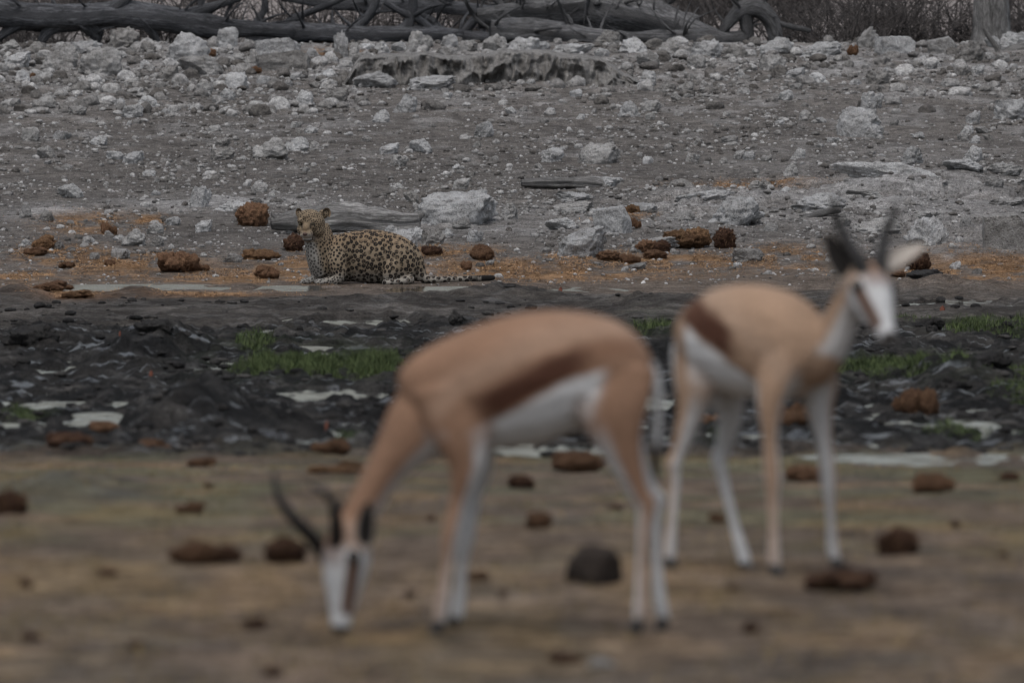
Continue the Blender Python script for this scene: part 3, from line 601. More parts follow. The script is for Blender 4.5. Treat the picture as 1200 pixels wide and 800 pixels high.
# rust-red leaves stuck in the shallows
for (a, b, w_, h_, lab) in ((532, 343, 6, 9, 'small rust-red leaf upright in the pool below the leopard\'s tail tip'), (627, 345, 5, 8, 'pinkish red leaf upright at the end of the thin water strip'),
                       (656, 344, 7, 9, 'rust-red leaf upright in the water past the pinkish leaf'), (177, 448, 7, 10, 'bright orange leaf upright in the black mud'), (141, 417, 4, 7, 'small orange leaf beside the shining mud puddle'),
                       (382, 521, 5, 14, 'thin red leaf upright on the brown dung lump by the pool'), (1105, 369, 10, 9, 'rust-red leaf on black mud lumps by the standing springbok\'s face')):
    X, Y = spot(a, b); s = scale(Y); Z = float(ground(np.array([X]), np.array([Y]))[0])
    W2, H2 = w_ / s * .7, h_ / s * .7; V, Fc = [], []
    for i in range(7):
        t = i / 6; hw = W2 * .5 * math.sin(math.pi * (.12 + .86 * t)) ** .7; bend = .3 * H2 * math.sin(t * 2.2)
        for j in (-1, 0, 1): V.append((hw * j, bend + abs(j) * .12 * W2, H2 * 1.25 * t - .2 * H2))
    for i in range(6):
        for j in (0, 1): Fc.append((i * 3 + j, i * 3 + j + 1, i * 3 + j + 4, i * 3 + j + 3))
    o = link('leaf', new_mesh('leaf', V, Fc), M['rust'], loc=(X, Y, Z if b != 521 else Z + .10), label=lab, cat='leaf', group='rust-red leaves in the mud')
    sm = o.modifiers.new('thick', 'SOLIDIFY'); sm.thickness = .008; o.rotation_euler = (0, .15, random.uniform(-.5, .5))

# mud clods
MC = [norm_mesh('mud_clod', *rock_mesh(500 + i, 4, 5, .42), M['mud']) for i in range(6)]
CL = [(180, 420, 46, 22, 'peaked black mud clod beside the shining mud puddle'), (40, 415, 60, 24, 'broad black mud heap at the far side of the shallow pool'), (160, 405, 20, 16, 'upright black mud stub behind the peaked clod'),
      (1085, 342, 50, 12, 'dark mud crust on the bank below the tilted wedge rock'), (1120, 465, 44, 22, 'dark mud hummock under the green grass'), (1160, 452, 50, 18, 'dark mud hummock at the end of the grass strip')]
for (a, b, c, d, lab) in CL:
    X, Y = spot(a, b); s = scale(Y); Z = float(ground(np.array([X]), np.array([Y]))[0]); o = link('mud_clod', MC[random.randrange(6)], label=lab, cat='mud clod', group='clods of black mud')
    o.scale = (c / s * 1.1, c / s * .8, d / s * 1.25); o.location = (X, Y, Z + d / s * .08); o.rotation_euler = (0, 0, random.uniform(-.5, .5))
for i in range(150):
    a = random.uniform(-10, 1210); b = random.uniform(378, 528); c = random.choice((7, 9, 12, 15, 20)) * random.uniform(.8, 1.2)
    if 270 < a < 480 and 395 < b < 455: continue
    X, Y = spot(a, b); s = scale(Y); Z = float(ground(np.array([X]), np.array([Y]))[0])
    o = link('mud_clod', MC[random.randrange(6)], label=near_label(a, b, ('big' if c > 14 else 'small') + ' trampled black mud clod', LM_MUD), cat='mud clod', group='small clods of black mud')
    d = c * random.uniform(.35, .65); o.scale = (c / s, c / s * random.uniform(.7, 1), d / s * 1.4); o.location = (X, Y, Z + d / s * .25); o.rotation_euler = (random.uniform(-.3, .3), random.uniform(-.3, .3), random.uniform(-3, 3))

def muds(px, py, n):
    t = RNG.random(n) ** 2.2; return np.array((.018, .0175, .0175)) + t[:, None] * np.array((.05, .047, .044))
scatter('mud_lumps', 3600, (-280, 1480), (352, 535), (.02, .11), 2, muds, 'trodden lumps of black mud all over the waterhole', 'mud', M['rubble'], lambda a, b: np.clip((.15 + 1.1 * sst(-.2, .3, fbm(a * .014, b * .05, s=751, o=3))) * np.where(b < 380, .35, 1), 0, 1), (.25, .5))

# ------------------------------------------------------------------ dead wood
def cr(P, n):                                     # smooth curve through points (any columns)
    P = np.asarray(P, float)
    if len(P) == 2: P = np.array([P[0], (P[0] + P[1]) / 2, P[1]])
    Q = np.concatenate(([2 * P[0] - P[1]], P, [2 * P[-1] - P[-2]])); out = []
    for i in range(1, len(Q) - 2):
        for t in np.linspace(0, 1, n, endpoint=False):
            a, b, c, d = Q[i - 1:i + 3]
            out.append(.5 * (2 * b + (c - a) * t + (2 * a - 5 * b + 4 * c - d) * t * t + (3 * b - a - 3 * c + d) * t ** 3))
    out.append(P[-1]); return np.array(out)
def tube(P, R_, seg=10, n=6, rough=.18, fx=3.0, seed=0, flute=0):
    C = cr(np.column_stack((P, R_)), n); pts, rad = C[:, :3], np.maximum(C[:, 3], .0015)
    T = np.gradient(pts, axis=0); T /= np.linalg.norm(T, axis=1)[:, None] + 1e-9
    up = np.array((.13, .31, .94)); V = []; UV = []
    Ls = np.concatenate(([0], np.cumsum(np.linalg.norm(np.diff(pts, axis=0), axis=1))))
    th = np.linspace(0, 2 * math.pi, seg, endpoint=False)
    for i in range(len(pts)):
        l = np.cross(T[i], up); l /= np.linalg.norm(l) + 1e-9; u = np.cross(l, T[i])
        nz = fbm(np.cos(th) * 1.3 + seed, np.sin(th) * 1.3 + seed * .7, np.full(seg, Ls[i] * fx / max(rad.max(), .02) * .1), seed, 3)
        fl = flute * fbm(th / 6.2832 * 14, np.zeros(seg) + Ls[i] * .8, s=seed + 3, o=2)
        r = rad[i] * (1 + rough * 2 * nz + fl)
        V.append(pts[i] + np.cos(th)[:, None] * l * r[:, None] + np.sin(th)[:, None] * u * r[:, None]); UV.append(np.stack((np.full(seg, Ls[i] * 2), th / 6.2832 * 2, np.zeros(seg)), 1))
    k = len(pts); V = np.concatenate(V); UV = np.concatenate(UV)
    Fc = [(i * seg + j, i * seg + (j + 1) % seg, (i + 1) * seg + (j + 1) % seg, (i + 1) * seg + j) for i in range(k - 1) for j in range(seg)]
    for e, b in ((0, 0), (k - 1, (k - 1) * seg)):
        c = len(V); V = np.concatenate((V, [pts[e] + T[e] * (.25 if e else -.25) * rad[e]])); UV = np.concatenate((UV, [UV[b]]))
        for j in range(seg): Fc.append((b + j, b + (j + 1) % seg, c, c))
    return V, Fc, UV
def wood_mesh(name, parts, mat):
    Vs, Fs, Us, off = [], [], [], 0
    for V, Fc, UV in parts: Vs.append(V); Us.append(UV); Fs += [tuple(i + off for i in f) for f in Fc]; off += len(V)
    V = np.concatenate(Vs); me = bpy.data.meshes.new(name)
    me.from_pydata([tuple(v) for v in V], [], [f if f[2] != f[3] else f[:3] for f in Fs]); me.update()
    for p in me.polygons: p.use_smooth = True
    a = me.attributes.new('uvw', 'FLOAT_VECTOR', 'POINT'); a.data.foreach_set('vector', np.concatenate(Us).astype(np.float32).ravel()); me.materials.append(mat); return me
def wood(name, label, cat, D, trunk, branches, mat, group=None, seg=14, seed=0, flute=.1, twigs=0):
    """trunk / branches: lists of (px, py, radius px, depth offset)"""
    s = scale(D)
    def pts(L_): return np.array([at(a, b, D + d) for (a, b, r, d) in L_]), [r / s for (a, b, r, d) in L_]
    P, R_ = pts(trunk); base = P[0].copy(); base[2] = float(ground(np.array([base[0]]), np.array([base[1]]))[0])
    root = link(name, None, loc=base, label=label, cat=cat, group=group)
    def add(nm, L_, sd, sg, fl):
        P, R_ = pts(L_); return link(nm, wood_mesh(nm, [tube(P - base, R_, sg, 9, .24, 3, sd, fl)], mat), parent=root)
    add('trunk', trunk, seed, seg, flute)
    for i, b in enumerate(branches): add('branch', b, seed + 7 * i + 1, 8, flute * .6)
    rb = random.Random(seed)
    for i in range(twigs):
        a, b, r, d = rb.choice(trunk[:-1] + [q for L_ in branches for q in L_[:2]]); an = rb.uniform(-2.9, -.2); L1 = rb.uniform(20, 60); r1 = rb.uniform(1.0, 2.8)
        p1 = (a + L1 * .5 * math.cos(an) + rb.uniform(-4, 4), b + L1 * .5 * math.sin(an) + rb.uniform(-3, 3)); p2 = (a + L1 * math.cos(an + .12), b + L1 * math.sin(an + .12))
        add('branch', [(a, b, r1, d), (*p1, r1 * .7, d + rb.uniform(-.3, .3)), (*p2, r1 * .3, d + rb.uniform(-.5, .5))], seed + 100 + i, 6, .1)
    return root
B = lambda *p: [q if len(q) == 4 else (*q, 0) for q in p]
wood('fallen_log', 'long weathered grey log lying behind the leopard with a broken dark end', 'log', float(D_of(273)),
     B((318, 263, 6), (350, 261, 11), (400, 259, 14), (440, 261, 13), (470, 263, 11), (491, 261, 9)), [B((330, 262, 4), (322, 254, 3), (318, 250, 1.5)), B((484, 258, 6), (492, 252, 5), (497, 250, 3))], M['log'], seg=36, seed=3, flute=.6)
wood('fallen_log', 'short grey-brown log lying alone on bare soil uphill from the boulders', 'log', float(D_of(221)),
     B((611, 215, 4), (635, 215, 6), (665, 214, 6), (695, 215, 6.5), (713, 219, 4)), [B((700, 215, 4), (712, 222, 2.5), (715, 225, 1))], M['log'], seg=28, seed=9, flute=.5)
wood('driftwood_branch', 'thin buff branch half buried in pale rubble by the springbok\'s horns', 'branch', float(D_of(262)),
     B((928, 263, 3), (945, 256, 4), (965, 249, 4), (985, 246, 3)), [B((950, 254, 3), (962, 258, 2), (968, 261, 1))], M['log'], seg=10, seed=13)
wood('dead_stick', 'forked grey stick with a charred end lying by the standing trunk', 'stick', 138.5,
     B((1176, 73, 6), (1160, 68, 8), (1162, 66, 7), (1150, 62, 7)), [B((1172, 62, 3.5), (1160, 45, 3), (1153, 33, 2)), B((1164, 66, 4), (1158, 72, 3), (1156, 76, 2))], M['log'], seg=12, seed=17)
wood('fallen_log', 'end of a grey log poking in beside the forked stick', 'log', 138.8,
     B((1176, 65, 5), (1190, 60, 8), (1215, 58, 10), (1245, 58, 11)), [B((1190, 58, 4), (1196, 52, 3), (1200, 50, 2))], M['log'], seg=12, seed=19)
G1 = 'dead trees fallen behind the crest'
wood('fallen_tree', 'long dark fallen trunk with forked roots behind the left crest rubble', 'tree', 147,
     B((-70, 8, 19), (0, 16, 18), (70, 20, 17), (140, 17, 16), (200, 22, 14), (260, 32, 11), (345, 38, 8)),
     [B((90, 22, 11), (60, 34, 8), (48, 50, 6)), B((100, 26, 12), (112, 40, 9), (108, 56, 6)), B((40, 18, 9), (10, 36, 6), (-10, 50, 5)), B((210, 22, 8), (250, 8, 6), (300, -10, 5)),
      B((130, 14, 9), (150, -8, 8), (160, -40, 6)), B((160, 24, 7), (180, 40, 5), (186, 58, 4)), B((20, 12, 8), (0, -8, 6), (-6, -40, 5)), B((235, 30, 6), (236, 8, 5), (240, -30, 4))], M['bark'], G1, twigs=22, seed=23, flute=.2)
wood('fallen_tree', 'slim dark fallen trunk lying level behind the pinnacle and ledge', 'tree', 149,
     B((290, 46, 11), (360, 40, 12), (430, 42, 12), (520, 44, 11), (600, 52, 8)),
     [B((330, 40, 6), (345, 22, 5), (380, 8, 4), (420, -10, 3)), B((400, 42, 6), (430, 22, 5), (445, -10, 4)), B((470, 40, 7), (482, 20, 6), (486, -20, 5)), B((510, 42, 6), (495, 26, 5), (470, 14, 4), (450, 2, 3)),
      B((540, 44, 6), (556, 24, 5), (580, 6, 4), (600, -14, 3)), B((310, 46, 6), (300, 30, 5), (310, 10, 4), (305, -20, 3)), B((360, 40, 5), (352, 28, 4), (330, 30, 3), (312, 36, 2))], M['bark'], G1, twigs=22, seed=31, flute=.2)
wood('fallen_tree', 'dead limb arching level above the ledge from trunk to root mass', 'tree', 151,
     B((330, -4, 6), (400, 6, 7), (470, 8, 8), (540, 10, 7), (600, 18, 6), (640, 24, 5)),
     [B((430, 6, 5), (420, 30, 4), (424, 60, 3)), B((520, 10, 5), (528, -6, 4), (524, -30, 3)), B((560, 12, 5), (566, 36, 4), (560, 60, 3)), B((480, 8, 5), (512, 30, 4), (520, 60, 3))], M['bark'], G1, twigs=22, seed=37, flute=.2)
wood('fallen_tree', 'thick pale grey log lying level in front of the root mass', 'tree', 146,
     B((575, 36, 12), (620, 38, 13), (680, 44, 13), (740, 48, 12), (800, 46, 12), (875, 46, 9)), [B((655, 38, 5), (668, 28, 4), (664, 18, 3)), B((700, 46, 6), (712, 54, 5), (716, 62, 4))], M['barkpale'], G1, twigs=22, seed=41, flute=.22)
wood('fallen_tree', 'upper grey trunk sloping up over the level log', 'tree', 148,
     B((560, 22, 10), (610, 16, 15), (660, 12, 16), (710, 4, 17), (770, -16, 18)), [B((610, 16, 6), (588, 8, 5), (580, -10, 4)), B((640, 14, 7), (655, 30, 6), (672, 42, 4))], M['barkpale'], G1, twigs=22, seed=43, flute=.25)
wood('root_mass', 'twisted grey root mass of an uprooted tree beside the level log', 'tree', 147,
     B((690, 6, 20), (720, 14, 24), (760, 26, 24), (800, 38, 18), (840, 44, 10)),
     [B((720, 10, 12), (735, -10, 11), (745, -40, 10)), B((740, 18, 13), (770, 6, 9), (790, -10, 8), (800, -40, 7)), B((770, 30, 11), (800, 22, 8), (818, 24, 7)), B((720, 22, 10), (736, 40, 8), (742, 58, 5)), B((790, 36, 10), (815, 44, 8), (835, 54, 5)),
      B((730, 20, 8), (731, 36, 5), (731, 46, 3)), B((700, 0, 12), (690, -14, 10), (680, -40, 8))], M['barkpale'], G1, twigs=22, seed=47, flute=.3)
wood('dead_stump', 'arched grey dead branch standing on two legs behind the crest', 'stump', 146,
     B((907, 60, 7), (908, 40, 8.5), (902, 22, 9), (886, 10, 10), (868, 14, 9), (852, 30, 7), (846, 46, 5)), [B((872, 14, 8), (876, 32, 7), (878, 56, 6)), B((888, 10, 8), (894, -10, 7), (890, -40, 6)), B((900, 24, 5), (920, 30, 4), (950, 36, 3))], M['barkpale'], G1, twigs=22, seed=53, flute=.25)
wood('dead_tree', 'thick grey standing trunk behind the crest beside thorn scrub', 'tree', 148,
     B((1162, 64, 28), (1162, 40, 23), (1161, 0, 21), (1160, -80, 20), (1158, -200, 18), (1150, -330, 12)), [B((1160, -90, 11), (1190, -150, 9), (1240, -210, 6), (1260, -290, 3)), B((1158, -180, 10), (1120, -250, 8), (1090, -320, 4)), B((1166, 50, 11), (1190, 60, 7), (1205, 66, 4))], M['log'], None, seed=59, flute=.3, seg=20)

def bush_mesh(name, seed, Wd, H, n):
    r = np.random.default_rng(seed); parts = []
    for i in range(n):
        a = r.uniform(0, 6.283); b = np.array((r.normal() * Wd * .28, r.normal() * Wd * .16, -.04)); lean = r.uniform(.15, 1.1); L_ = H * r.uniform(.5, 1.1)
        d = np.array((math.cos(a) * lean, math.sin(a) * lean, 1)); d /= np.linalg.norm(d); P = [b]
        for k in range(4): d = d + r.normal(size=3) * .22; d /= np.linalg.norm(d); P.append(P[-1] + d * L_ / 4)
        r0 = r.uniform(.006, .018); parts.append(tube(P, np.linspace(r0, .003, 5), 4, 2, 0, 1, seed))
        for k in range(r.integers(4, 8)):
            j = r.integers(0, 4); t = r.random(); b2 = P[j] * (1 - t) + P[j + 1] * t; e = r.normal(size=3) * (1, 1, .6); e /= np.linalg.norm(e); l2 = r.uniform(.12, .4)
            parts.append(tube([b2, b2 + e * l2 * .5 + r.normal(size=3) * .02, b2 + e * l2], [.006, .004, .002], 3, 1, 0, 1, seed))
    return wood_mesh(name, parts, M['twig'])
BM = [bush_mesh('thorn_bush', 600 + i, 1.1, 1.3, 48) for i in range(5)]
def bush(px, D, sc, label, group):
    X = (px - 600) / F * D; Z = float(ground(np.array([X]), np.array([D]))[0]); o = link('thorn_bush', BM[random.randrange(5)], loc=(X, D, Z), label=label, cat='bush', group=group)
    o.rotation_euler = (0, 0, random.uniform(-3, 3)); o.scale = (sc * random.uniform(.9, 1.2), sc, sc * random.uniform(.8, 1.1))
for px in (925, 955, 985, 1015, 1045, 1075, 1105, 1128): bush(px, (147 if px < 1090 else 150.5) + random.uniform(0, 3), .85, 'leafless dark thorn bush behind ' + min(LM_TREE, key=lambda t: abs(t[0] - px))[2], 'thorn scrub behind the crest')
for px in (-10, 25, 60, 130, 165, 210, 250): bush(px, 149 + random.uniform(0, 4), .8, 'leafless dark thorn bush behind ' + min(LM_TREE, key=lambda t: abs(t[0] - px))[2], 'thorn bushes behind the fallen trunk')
for px in (330, 375, 415, 455, 500, 545, 590): bush(px, 151 + random.uniform(0, 4), .85, 'leafless dark thorn bush behind ' + min(LM_TREE, key=lambda t: abs(t[0] - px))[2], 'thorn bushes behind the ledge')
for px in (640, 690, 790, 830, 1195, 1225): bush(px, 152 + random.uniform(0, 4), .8, 'leafless dark thorn bush behind ' + min(LM_TREE, key=lambda t: abs(t[0] - px))[2], 'thorn bushes behind the pale dead wood')
def far_scrub():
    Vs, Fs, Us, off = [], [], [], 0
    parts = []
    for i in range(44):
        me = BM[i % 5]; n = len(me.vertices); c = np.empty(n * 3); me.vertices.foreach_get('co', c); c = c.reshape(-1, 3)
        D = random.uniform(156, 186); X = random.uniform(-8.5, 8.5); Z = float(ground(np.array([X]), np.array([D]))[0]); a = random.uniform(0, 6.28); s = random.uniform(.8, 1.2)
        v = np.stack((c[:, 0] * math.cos(a) - c[:, 1] * math.sin(a), c[:, 0] * math.sin(a) + c[:, 1] * math.cos(a), c[:, 2]), 1) * s + (X, D, Z); parts.append((v, [tuple(p.vertices) for p in me.polygons]))
    V = np.concatenate([p[0] for p in parts]); Fc = []
    for v, f in parts: Fc += [tuple(i + off for i in q) for q in f]; off += len(v)
    me = bpy.data.meshes.new('scrub'); me.from_pydata(V.tolist(), [], Fc); me.materials.append(M['twig']); link('scrub', me, kind='stuff', label='dark leafless scrub stretching behind the dead trees', cat='scrub')
far_scrub()

# ------------------------------------------------------------------ grass and straw
def blades(name, px, py, H, wd, cols, mat, label, cat, lean=.35, flat=False):
    n = len(px); Y = D_of(py); X = (px - 600) / F * Y; Z = ground(X, Y)
    a = RNG.random(n) * 6.283; ln = RNG.random(n) * lean; h = H * RNG.uniform(.5, 1.1, n)
    dx, dy = np.cos(a), np.sin(a); o = np.stack((X, Y, Z - .006), 1)
    sd = np.stack((-dy, dx, 0 * dx), 1) * (wd * .5)
    up = np.stack((dx * ln, dy * ln, np.sqrt(np.maximum(1 - ln ** 2, 0))), 1) * h[:, None] if not flat else np.stack((dx, dy, RNG.uniform(-.05, .35, n)), 1) * h[:, None]
    if flat: o[:, 2] += .012
    mid = o + up * .55; tip = o + up + (np.stack((dx, dy, -.3 + 0 * dx), 1) * (h * .25)[:, None] if not flat else 0)
    V = np.stack((o - sd, o + sd, mid + sd * .75, mid - sd * .75, tip), 1).reshape(-1, 3)
    b = np.arange(n)[:, None] * 5; Fc = np.concatenate((b + [0, 1, 2], b + [0, 2, 3], b + [3, 2, 4]))
    me = new_mesh(name, V, Fc); col_attr(me, np.repeat(cols, 5, 0)); link(name, me, mat, label=label, cat=cat, kind='stuff')
gx, gy, gh = [], [], []
for (a, b, c, d, n, h) in ((370, 437, 105, 13, 9000, .15), (335, 440, 50, 12, 4000, .17), (440, 437, 45, 10, 3000, .15), (1015, 436, 60, 8, 2400, .11), (1110, 445, 110, 12, 5200, .11), (1175, 388, 80, 9, 2600, .10), (25, 496, 35, 6, 600, .06),
                           (1140, 516, 60, 6, 1100, .07), (765, 392, 22, 8, 400, .12), (300, 410, 26, 10, 700, .13), (410, 522, 18, 5, 200, .06), (840, 522, 24, 5, 300, .07), (1195, 470, 40, 10, 600, .09), (1060, 375, 40, 4, 250, .06)):
    n = int(n * 1.9); t = RNG.random(n) ** .6; an = RNG.random(n) * 6.283; x_ = a + c * t * np.cos(an); y_ = b + d * t * np.sin(an)
    cl = fbm(x_ * .04, y_ * .09, s=701, o=3); k = cl > -.42; gx.append(x_[k]); gy.append(y_[k]); gh.append(h * .68 * np.clip(.65 + 1.1 * cl[k], .3, 1.15))
gx, gy, gh = map(np.concatenate, (gx, gy, gh)); t = RNG.random(len(gx))[:, None]
blades('grass', gx, gy, gh, .0042, np.array((.026, .042, .015)) * (1 - t) + np.array((.072, .092, .036)) * t, M['grass'], 'short green grass growing in the black mud', 'grass', .75)
gx, gy = [], []
for (a, b, c, d) in STRAW:
    n = int(c * d * 8); gx.append(a + c * .75 * RNG.normal(size=n) * .7); gy.append(np.clip(b + d * .75 * RNG.normal(size=n) * .7, 52, 351))
gx, gy = map(np.concatenate, (gx, gy)); k = fbm(gx * .04, gy * .1, s=703, o=3) > -.12; gx, gy = gx[k], gy[k]; t = RNG.random(len(gx))[:, None]
blades('straw_litter', gx, gy, .055, .0055, np.array((.15, .083, .042)) * (1 - t) + np.array((.33, .205, .11)) * t, M['straw'], 'orange straw and shredded dung littering the bank', 'straw', flat=True)
n = 16000; gx = RNG.uniform(-40, 1240, n); gy = 545 + 260 * RNG.random(n) ** 1.2; k = fbm(gx * .012, gy * .03, s=705, o=3) > -.1; gx, gy = gx[k], gy[k]; t = RNG.random(len(gx))[:, None]
blades('dry_grass', gx, gy, .028, .004, np.array((.10, .085, .035)) * (1 - t) + np.array((.24, .17, .09)) * t, M['straw'], 'thin cropped dry grass on the near ground', 'grass', .8)

# ------------------------------------------------------------------ animals
def loft(pts, wid, hei, lat=(0, 1, 0), seg=18, n=5):
    C = cr(np.column_stack((pts, wid, hei)), n); P, W_, H_ = C[:, :3], np.maximum(C[:, 3], .003), np.maximum(C[:, 4], .003)
    T = np.gradient(P, axis=0); T /= np.linalg.norm(T, axis=1)[:, None] + 1e-9; th = np.linspace(0, 2 * math.pi, seg, endpoint=False); V = []
    lat = np.asarray(lat, float)
    for i in range(len(P)):
        l = lat - T[i] * (lat @ T[i]); l /= np.linalg.norm(l) + 1e-9; u = np.cross(T[i], l)
        V.append(P[i] + np.cos(th)[:, None] * l * W_[i] + np.sin(th)[:, None] * u * H_[i])
    V = np.concatenate(V); k = len(P)
    Fc = [(i * seg + j, i * seg + (j + 1) % seg, (i + 1) * seg + (j + 1) % seg, (i + 1) * seg + j) for i in range(k - 1) for j in range(seg)]
    for e, b, sg in ((0, 0, -1), (k - 1, (k - 1) * seg, 1)):
        c = len(V); V = np.concatenate((V, [P[e] + T[e] * sg * .4 * min(W_[e], H_[e])]))
        for j in range(seg): Fc.append((b + j, b + (j + 1) % seg, c, c))
    return V, Fc
def blob(c, r, rot=None):
    V, Fc = ICO[3]; V = V * np.asarray(r, float)
    if rot is not None: V = V @ np.array(Euler(rot).to_matrix()).T
    return V + np.asarray(c), [tuple(f) + (f[2],) for f in Fc]
def fuse(parts, voxel, smooth=5, fac=.5):
    Vs, Fs, off = [], [], 0
    for V, Fc in parts: Vs.append(V); Fs += [tuple(i + off for i in (f if f[2] != f[3] else f[:3])) for f in Fc]; off += len(V)
    bm = bmesh.new(); vs = [bm.verts.new(v) for v in np.concatenate(Vs)]
    for f in Fs: bm.faces.new([vs[i] for i in f])
    bmesh.ops.recalc_face_normals(bm, faces=bm.faces); me = bpy.data.meshes.new('tmp'); bm.to_mesh(me); bm.free()
    o = bpy.data.objects.new('tmp', me); COL.objects.link(o)
    m = o.modifiers.new('r', 'REMESH'); m.mode = 'VOXEL'; m.voxel_size = voxel
    m = o.modifiers.new('s', 'SMOOTH'); m.factor = fac; m.iterations = smooth
    dg = bpy.context.evaluated_depsgraph_get(); dg.update(); r = bpy.data.meshes.new_from_object(o.evaluated_get(dg)); bpy.data.objects.remove(o); bpy.data.meshes.remove(me)
    r.polygons.foreach_set('use_smooth', np.ones(len(r.polygons), bool)); c = np.empty(len(r.vertices) * 3); r.vertices.foreach_get('co', c)
    return r, c.reshape(-1, 3)
def seg_dist(p, line):                            # nearest distance, position along, nearest point
    best = np.full(len(p), 9e9); tt = np.zeros(len(p)); q = np.zeros_like(p); n = len(line) - 1
    for i in range(n):
        a, b = line[i], line[i + 1]; ab = b - a; t = np.clip((p - a) @ ab / (ab @ ab + 1e-12), 0, 1); c = a + t[:, None] * ab; d = np.linalg.norm(p - c, axis=1); m = d < best
        best[m] = d[m]; tt[m] = (i + t[m]) / n; q[m] = c[m]
    return best, tt, q
def nrm(v): v = np.asarray(v, float); return v / np.linalg.norm(v)

DARK, WHITE, BRN = (np.array(c) for c in ((.060, .026, .016), (.48, .485, .49), (.13, .065, .038)))
def springbok(spec):
    s, gy, cx, D, k = spec['s'], spec['gy'], spec['cx'], spec['D'], spec['k']
    Xc = (cx - 600) / F * D; Zg = float(ground(np.array([Xc]), np.array([D]))[0])
    def P(px, py, dy=0.): return np.array(((px - cx) / s * (1 + dy / D), dy, (gy - py - k * dy) / s))
    root = link('springbok', None, loc=(Xc, D, Zg), label=spec['label'], cat='antelope', group='springboks at the waterhole')
    # torso: stations of (px, top, bottom, dy, half width)
    T = spec['torso']; tc = [P(a, (t + b) / 2, dy) for (a, t, b, dy, w_) in T]; hh = [(b - t) / 2 / s for (a, t, b, dy, w_) in T]; ww = [w_ for *_, w_ in T]
    ax = tc[-1] - tc[0]; ax[2] = 0; fwd = nrm(ax); lat = np.array((-fwd[1], fwd[0], 0))         # lat: the animal's left
    parts = [loft(tc, ww, hh, lat)]
    nk = spec['neck']; npts = [P(*q[:3]) for q in nk]; parts.append(loft(npts, [q[3] for q in nk], [q[4] for q in nk], lat))
    hp, hn = P(*spec['head'][0]), P(*spec['head'][1]); hf = nrm(spec['face']); hax = nrm(hn - hp); hlat = nrm(np.cross(hf, hax)); hfr = nrm(np.cross(hax, hlat))
    if hfr @ hf < 0: hfr, hlat = -hfr, -hlat
    HL = np.linalg.norm(hn - hp)
    prof_h = [(-.12, .030, .035, .0), (.0, .048, .055, .0), (.16, .057, .064, .0), (.32, .057, .064, .002), (.5, .047, .056, .003), (.68, .035, .042, .002), (.86, .026, .030, 0), (.97, .024, .025, 0), (1.03, .014, .014, 0)]
    hp_pts = [hp + hax * a * HL + hfr * d for (a, w_, h_, d) in prof_h]; parts.append(loft(hp_pts, [q[1] for q in prof_h], [q[2] for q in prof_h], hlat))
    legs = []
    for L_ in spec['legs']:
        pts = [P(*q[:3]) for q in L_['p']]; legs.append((pts, L_)); parts.append(loft(pts, [q[3] for q in L_['p']], [q[4] for q in L_['p']], lat, 14))
    me, V = fuse(parts, .006, 7)
    # coat colours
    tl = np.array(tc); d0, t0, q0 = seg_dist(V, tl); nl = np.array(npts); d1, t1, q1 = seg_dist(V, nl); hl = np.array(hp_pts); d2, t2, q2 = seg_dist(V, hl)
    ix = np.linspace(0, 1, len(T)); zt = np.interp(t0, ix, [c[2] + h for c, h in zip(tc, hh)]); zb = np.interp(t0, ix, [c[2] - h for c, h in zip(tc, hh)]); v = (V[:, 2] - zb) / (zt - zb)
    wob = .02 * fbm(V[:, 0] * 14, V[:, 1] * 14, V[:, 2] * 14, 5, 2)
    sx = spec.get('sx', 0.); vs = np.interp(t0, *spec['stripe']) + wob; mixc = lambda a, b, f: a * (1 - f[:, None]) + b * f[:, None]
    TAN = np.array(spec['tan']); PALETAN = TAN * .62 + np.array((.13, .095, .072)); base = np.repeat(TAN[None], len(V), 0)
    base = base * (1 + .16 * fbm(V[:, 0] * 5, V[:, 1] * 5, V[:, 2] * 7, 15, 3))[:, None]
    base = mixc(base, PALETAN, sst(vs + .12, vs + .24, v) * (1 - sst(vs + .24, vs + .5, v)) * .9)
    base = mixc(base, DARK, sst(vs - .10, vs - .05, v) * (1 - sst(vs + .07 + sx, vs + .19 + sx, v)) * sst(*spec['sbeg'], t0) * (1 - sst(*spec['send'], t0)))
    base = mixc(base, BRN, sst(vs - .04, vs + .06, v) * (1 - sst(vs + .1, vs + .22, v)) * sst(.08, .2, t0) * (1 - sst(.24, .36, t0)) * .4)
    base = mixc(base, WHITE, (1 - sst(vs - .13, vs - .08, v)) * sst(.2, .28, t0))
    base = mixc(base, WHITE, (1 - sst(.0, .05, t0)) * sst(.35, .5, v) * (1 - sst(.025, .05, np.abs((V - tc[0]) @ lat))))
    # throat and chest
    cn = mixc(np.repeat(TAN[None], len(V), 0), WHITE, sst(.25, .75, ((V - q1) @ nrm(spec['throat'])) / np.interp(t1, np.linspace(0, 1, len(nk)), [q[3] for q in nk])) * .85)
    base = mixc(base, cn, sst(-.005, .015, d0 - np.interp(t0, ix, np.minimum(ww, hh)) - (d1 - np.interp(t1, np.linspace(0, 1, len(nk)), [q[3] for q in nk]))))
    lw = [np.interp(seg_dist(V, np.array(p))[1], np.linspace(0, 1, len(p)), [max(q[3], q[4]) for q in L_['p']]) for p, L_ in legs]
